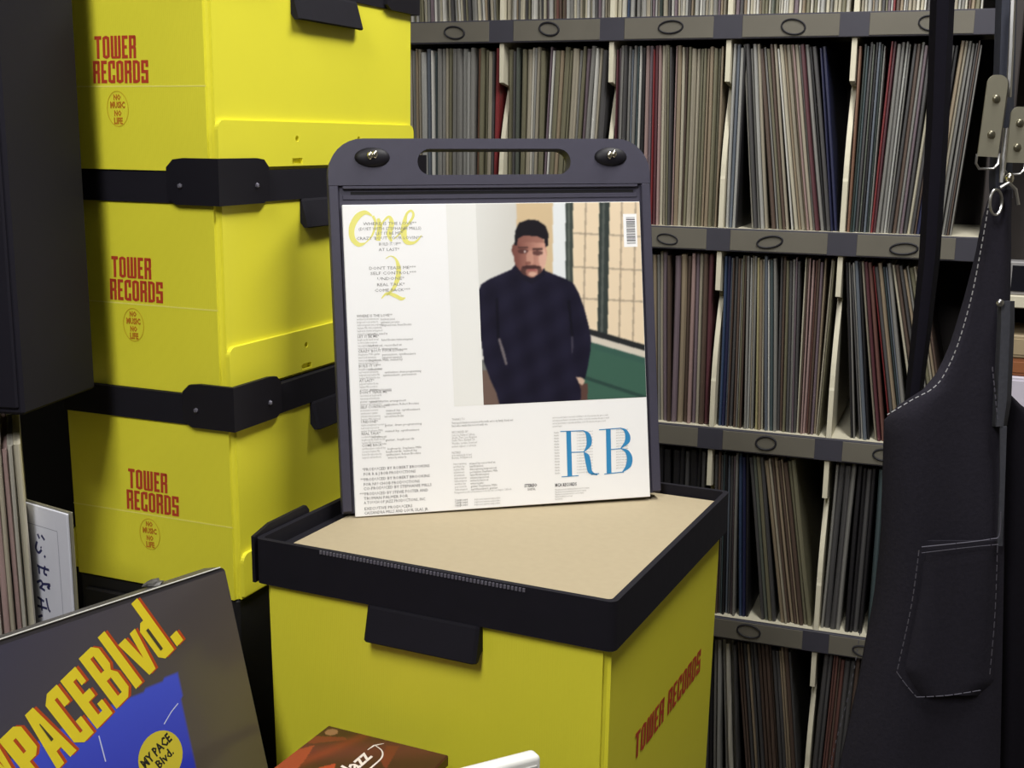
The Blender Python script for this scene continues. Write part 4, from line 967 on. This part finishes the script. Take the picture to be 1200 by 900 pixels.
# ------------------------------------------------------------------ denim overalls hanging at the right
YA = 122.0
ov = thing('denim_overalls', frame(46, YA, 40, 0), 'dark denim overalls hanging by their straps in front of the record shelf', 'overalls')
def la(px, py, dy=0.0):
    p = at(px, py, YA + dy); return (p.x - 46, p.y - YA, p.z - 40)
def sheet(name, rows, m, depth, thick=.35, nx=14, parent=ov, wob=.5):
    """cloth between left and right outlines, with soft vertical folds and real thickness"""
    ys = [r[0] for r in rows]; y = np.linspace(ys[0], ys[-1], 44); L = np.interp(y, ys, [r[1] for r in rows]); R = np.interp(y, ys, [r[2] for r in rows])
    front = []; 
    for yy, l, r in zip(y, L, R):
        for i in range(nx + 1):
            t = i / nx; px = l + (r - l) * t
            dy = depth + wob * math.sin(px * .055 + yy * .004) + wob * .6 * math.sin(px * .021 - yy * .011) + 1.6 * (abs(t - .5) * 2) ** 4 * (wob > 0)
            front.append(la(px, yy, dy))
    n = nx + 1; m_ = len(y); back = [(a, b + thick, c) for a, b, c in front]; k0 = len(front)
    fs = [(j * n + i, j * n + i + 1, (j + 1) * n + i + 1, (j + 1) * n + i) for j in range(m_ - 1) for i in range(nx)]
    fs += [tuple(k0 + q for q in reversed(f)) for f in fs]
    rim = [i for i in range(n)] + [j * n + nx for j in range(1, m_)] + [(m_ - 1) * n + i for i in range(nx - 1, -1, -1)] + [j * n for j in range(m_ - 2, 0, -1)]
    for q in range(len(rim)):
        a, b = rim[q], rim[(q + 1) % len(rim)]; fs.append((a, b, k0 + b, k0 + a))
    mb = MB(); mb.add(front + back, fs); return mb.build(name, m, parent, smooth=True)
BIB = [(222, 1163, 1186), (262, 1151, 1185), (300, 1144, 1185), (350, 1131, 1184), (400, 1116, 1182), (435, 1101, 1181), (455, 1086, 1180), (468, 1066, 1179), (478, 1050, 1179), (490, 1037, 1178), (560, 1035, 1178), (630, 1033, 1177), (700, 1025, 1176), (800, 1006, 1174), (900, 984, 1172), (1000, 965, 1172)]
bib = sheet('bib', BIB, M_denim, 0)
sheet('back_panel', [(462, 1180, 1184), (480, 1176, 1202), (492, 1170, 1222), (560, 1168, 1235), (700, 1165, 1240), (900, 1160, 1245), (1000, 1160, 1250)], M_denimd, 4.5)  # rear half, in a darker tone than the bib
sheet('rear_strap', [(-160, 1112, 1142), (0, 1091, 1119), (150, 1086, 1112), (300, 1078, 1102), (400, 1068, 1090), (480, 1060, 1079)], M_strap, 3.2, .3, 4, wob=.12)
sheet('front_strap', [(-160, 1180, 1206), (0, 1168, 1192), (100, 1165, 1189), (210, 1160, 1186), (232, 1161, 1187)], mat('blue_grey_webbing', (54, 57, 70), .85, noise=.15, nscale=160), 1.6, .3, 4, wob=.1)
sheet('hammer_loop', [(353, 1168, 1189), (380, 1168, 1189), (470, 1164, 1185), (500, 1163, 1180)], M_denimf, -1.0, .25, 4, wob=.05)
sheet('lit_seam_edge', [(500, 1172, 1180), (560, 1172, 1178), (640, 1169, 1175)], M_denimf, -.9, .2, 2, wob=.0)  # paler strip paints the lit edge of the fold along the seam
POCK = [(634, 1078, 1171), (646, 1077, 1171), (700, 1069, 1169), (785, 1051, 1165), (800, 1060, 1164), (815, 1073, 1150)]
pk = sheet('pocket', POCK, M_denim, -.85, .3, 10, wob=.3)
def stitches(pts, m, parent, dy, dash=5.0, gap=3.0, r=.07, name='stitching'):
    mb = MB(); P = [Vector(p) for p in spline(pts, 10)]; d = 0
    for a, b in zip(P[:-1], P[1:]):
        ln = (b - a).length; t = 0
        while t < ln:
            ph = (d + t) % (dash + gap); step = min(ln - t, .9)
            if ph < dash: mb.tube([la(*(a + (b - a) * (t / ln)), dy), la(*(a + (b - a) * (min(t + step, ln) / ln)), dy)], r, 4)
            t += step
        d += ln
    mb.build(name, m, parent)
stitches([(1159, 238), (1150, 290), (1138, 350), (1122, 405), (1106, 440), (1092, 456), (1070, 468), (1040, 486)], M_thread, bib, -.75, r=.06)
stitches([(1163, 430), (1170, 500)], M_threadd, bib, -.9)
stitches([(1080, 641), (1120, 637), (1160, 632), (1171, 627), (1173, 600)], M_threadd, pk, -1.9, 40, .5, .07)
stitches([(1080, 648), (1130, 642), (1170, 638)], M_threadd, pk, -1.7, 40, 1, .05)
stitches([(1077, 645), (1068, 710), (1051, 788)], M_threadd, pk, -1.7, 6, 3, .06); stitches([(1051, 788), (1062, 803), (1074, 817)], M_threadd, pk, -1.7, 9, 2, .06); stitches([(1074, 817), (1110, 815), (1149, 809)], M_threadd, pk, -1.7, 9, 2, .06)
stitches([(1169, 640), (1166, 720), (1160, 790)], M_threadd, pk, -1.7, 7, 4, .05)
stitches([(1008, 740), (998, 800), (982, 860), (972, 900)], M_threadd, bib, -.6, 4, 6, .05)
# metal clasps, loops and adjuster wires
def clasp(px0, px1, py0, py1, dy, tilt):
    cxp, cyp = (px0 + px1) / 2, (py0 + py1) / 2
    cl = MB(); k1 = 0.0905; wv, hv = (px1 - px0) * k1 / 2, (py1 - py0) * k1 / 2
    o0 = Vector(la(cxp, cyp, dy)); R = Matrix.Rotation(tilt, 3, 'Y')
    fr_ = lambda a, b, h: tuple(o0 + R @ Vector((a, h, b)))
    cl.prism(rrect(-wv, wv, -hv, hv, wv * .85, 6, (0, 0, 1, 1)), 0, .18, fr=fr_)
    c = cl.build('clasp', M_dull, ov, smooth=True)
    m2 = MB(); m2.prism(rrect(-wv + .25, wv + .28, -hv + .3, hv - .1, wv * .8, 6, (0, 0, 1, 1)), .35, .5, fr=fr_); m2.build('clasp_back', M_wire, c)
    for zz in (.42, -.45):
        m3 = MB(); bm = bmesh.new(); bmesh.ops.create_uvsphere(bm, u_segments=12, v_segments=8, radius=1)
        m3.bm(bm, 0, Matrix.Translation(Vector(fr_(0.05, zz * hv, -.05))) @ Matrix.Diagonal((.4, .22, .4, 1))); m3.build('rivet', mat('dark_rivet', (120, 116, 100), .35, metal=.8), c, smooth=True)
    m4 = MB(); lw = wv * 1.0
    m4.tube([fr_(a, b, .2) for a, b in ((-lw, -hv + .2), (-lw, -hv - .7), (-lw + .4, -hv - 1.2), (lw - .2, -hv - 1.1), (lw + .2, -hv - .6), (lw + .2, -hv + .4))], .13, 6); m4.build('wire_loop', M_wire, c, smooth=True)
clasp(1153, 1175, 93, 179, -1.6, .05)
clasp(1183, 1203, 128, 188, .4, .02)
m = MB(); m.tube([la(1187, 0, .9), la(1185, 55, .7), la(1182, 114, .6)], .28, 6); m.build('adjuster_bar', M_wire, ov, smooth=True)
m = MB(); m.tube([la(1179, 150, .2), la(1176, 182, 0), la(1174, 214, -.2)], .26, 6); m.build('adjuster_bar', M_wire, ov, smooth=True)
ring = lambda cx_, cy_, rx, ry, tl: [la(cx_ + rx * math.cos(a) * math.cos(tl) - ry * math.sin(a) * math.sin(tl), cy_ + rx * math.cos(a) * math.sin(tl) + ry * math.sin(a) * math.cos(tl), -1.3 + .5 * math.cos(a)) for a in np.linspace(0, 2 * math.pi, 21)[:-1]]
m = MB(); m.tube(ring(1167, 237, 7, 15, .05), .14, 6, closed=True); m.build('wire_ring', M_wire, ov, smooth=True)
m = MB(); m.tube([la(1172, 220, -.8), la(1182, 214, -.8), la(1190, 222, -.8), la(1193, 240, -.8)], .2, 6); m.build('wire_hook', M_wire, ov, smooth=True)
bmq = bmesh.new(); bmesh.ops.create_uvsphere(bmq, u_segments=12, v_segments=8, radius=1.0)
m = MB(); m.bm(bmq, 0, Matrix.Translation(Vector(la(1183, 209, -.6))) @ Matrix.Diagonal((.45, .45, .55, 1))); m.build('button', M_metal, ov, smooth=True)
bmq = bmesh.new(); bmesh.ops.create_uvsphere(bmq, u_segments=12, v_segments=8, radius=1.0)
m = MB(); m.bm(bmq, 0, Matrix.Translation(Vector(la(1172, 355, -1.3))) @ Matrix.Diagonal((.4, .3, .4, 1))); m.build('rivet', M_wire, ov, smooth=True)
# ceiling rail that the straps hang from
tops = [Vector(la(1127, -160, 3.2)), Vector(la(1193, -160, 1.6))]
rl = thing('hanging_rail', frame(46, YA, 40, 0), 'thin steel rail on the ceiling that the overalls straps hang from', 'rail')
zr_ = max(t.z for t in tops) + 1.2
m = MB(); m.tube([(-20, 2.2, zr_), (40, 2.2, zr_)], .8, 10); m.build('bar', M_wire, rl, smooth=True)
for xx in (-18, 38):
    m = MB(); m.tube([(xx, 2.2, zr_), (xx, 2.2, ZC - 40 - .1)], .5, 8); m.build('hanger_rod', M_wire, rl, smooth=True)
for t in tops:
    m = MB(); m.tube([(t.x - 1.2, t.y + .15, t.z - .5), (t.x - 1.2, t.y + .15, zr_ - .8)], .25, 6); m.tube([(t.x + 1.2, t.y + .15, t.z - .5), (t.x + 1.2, t.y + .15, zr_ - .8)], .25, 6); m.build('strap_hook', M_wire, rl)

# ------------------------------------------------------------------ second rack at the far right
RYAW = SYAW
r0 = at(1150, 300, 196)
rk_ = thing('media_rack', frame(r0.x + 3, r0.y - 1, ZF, RYAW), 'dark wooden rack with pale shelf boards at the right edge', 'rack')
mb = MB(); mb.rbox(-1.8, 0, 0, 26, 0, 200, .2, 1); mb.build('side_panel', M_shelfd, rk_)
mb = MB(); mb.rbox(44, 45.8, 0, 26, 0, 200, .2, 1); mb.build('side_panel', M_shelfd, rk_)
mb = MB(); mb.box(0, 44, 25.2, 26, 0, 200); mb.build('back_panel', M_shelfd, rk_)
zsh = at(1190, 345, 196).z + CAMH; zs2 = at(1190, 484, 196).z + CAMH
for zz in (6, 45, zs2, zsh, 150, 190):
    mb = MB(); mb.rbox(0, 44, .2, 25.2, zz - 2.0, zz, .15, 1); mb.build('shelf_board', M_shelfw if zz == zsh else M_shelfd, rk_)
RM = frame(r0.x + 3, r0.y - 1, ZF, RYAW)
def on_rack(name, label, cat, x0, x1, y0, y1, z0, z1, m, extra=None):
    t = thing(name, RM @ Matrix.Translation(Vector((x0 / 100, y0 / 100, z0 / 100))), label, cat)
    mb = MB(); mb.rbox(0, x1 - x0, 0, y1 - y0, .02, z1 - z0, .2, 1); mb.build('body', m, t)
    mb = MB(); mb.rbox(.5, x1 - x0 - .5, -.15, .05, .6, z1 - z0 - .6, .05, 1); mb.build('front_panel', extra or m, t)
on_rack('white_carton', 'small white carton on the right rack beside the denim bib', 'box', 1.6, 12, 1, 18, zs2, zs2 + 6.4, mat('white_carton', (212, 206, 222), .6))
on_rack('orange_tin', 'orange brown tin standing on the white carton at the right edge', 'tin', 1.8, 12, 1.5, 16, zs2 + 6.42, zs2 + 9.4, mat('orange_brown', (150, 92, 56), .6))
on_rack('cream_box', 'flat cream box stacked on the orange tin at the right edge', 'box', 1.7, 12, 1.3, 17, zs2 + 9.42, zs2 + 13.2, mat('cream_box', (170, 152, 122), .6))
on_rack('dark_screen', 'dark framed screen above the pale shelf board at the right edge', 'screen', 1.2, 14, 1, 5, zsh, zsh + 5.4, mat('pale_frame', (150, 148, 150), .4), mat('dark_glass', (26, 26, 34), .2))
for i, (c, t) in enumerate((('dark grey', .6), ('black', .8), ('black', .7), ('red', 1.2), ('crimson', .8))):
    mb = MB(); sleeve_geo(mb, t, 30.8, 0, Matrix.Translation(Vector((2.2 + i * 1.25, 1, .02))), d=23.5); o = mb.build('record_sleeve', sleeve_mat(c)); o.matrix_world = RM @ Matrix.Translation(Vector((0, 0, 1.5)))
    tag(o, ['dark grey record sleeve leftmost on the right rack top', 'black record sleeve second from left on the right rack top', 'black record sleeve beside the red one on the right rack top', 'red record sleeve at the right edge behind the metal clasps', 'crimson record sleeve rightmost on the right rack top'][i], 'record', 'record sleeves on the right rack')
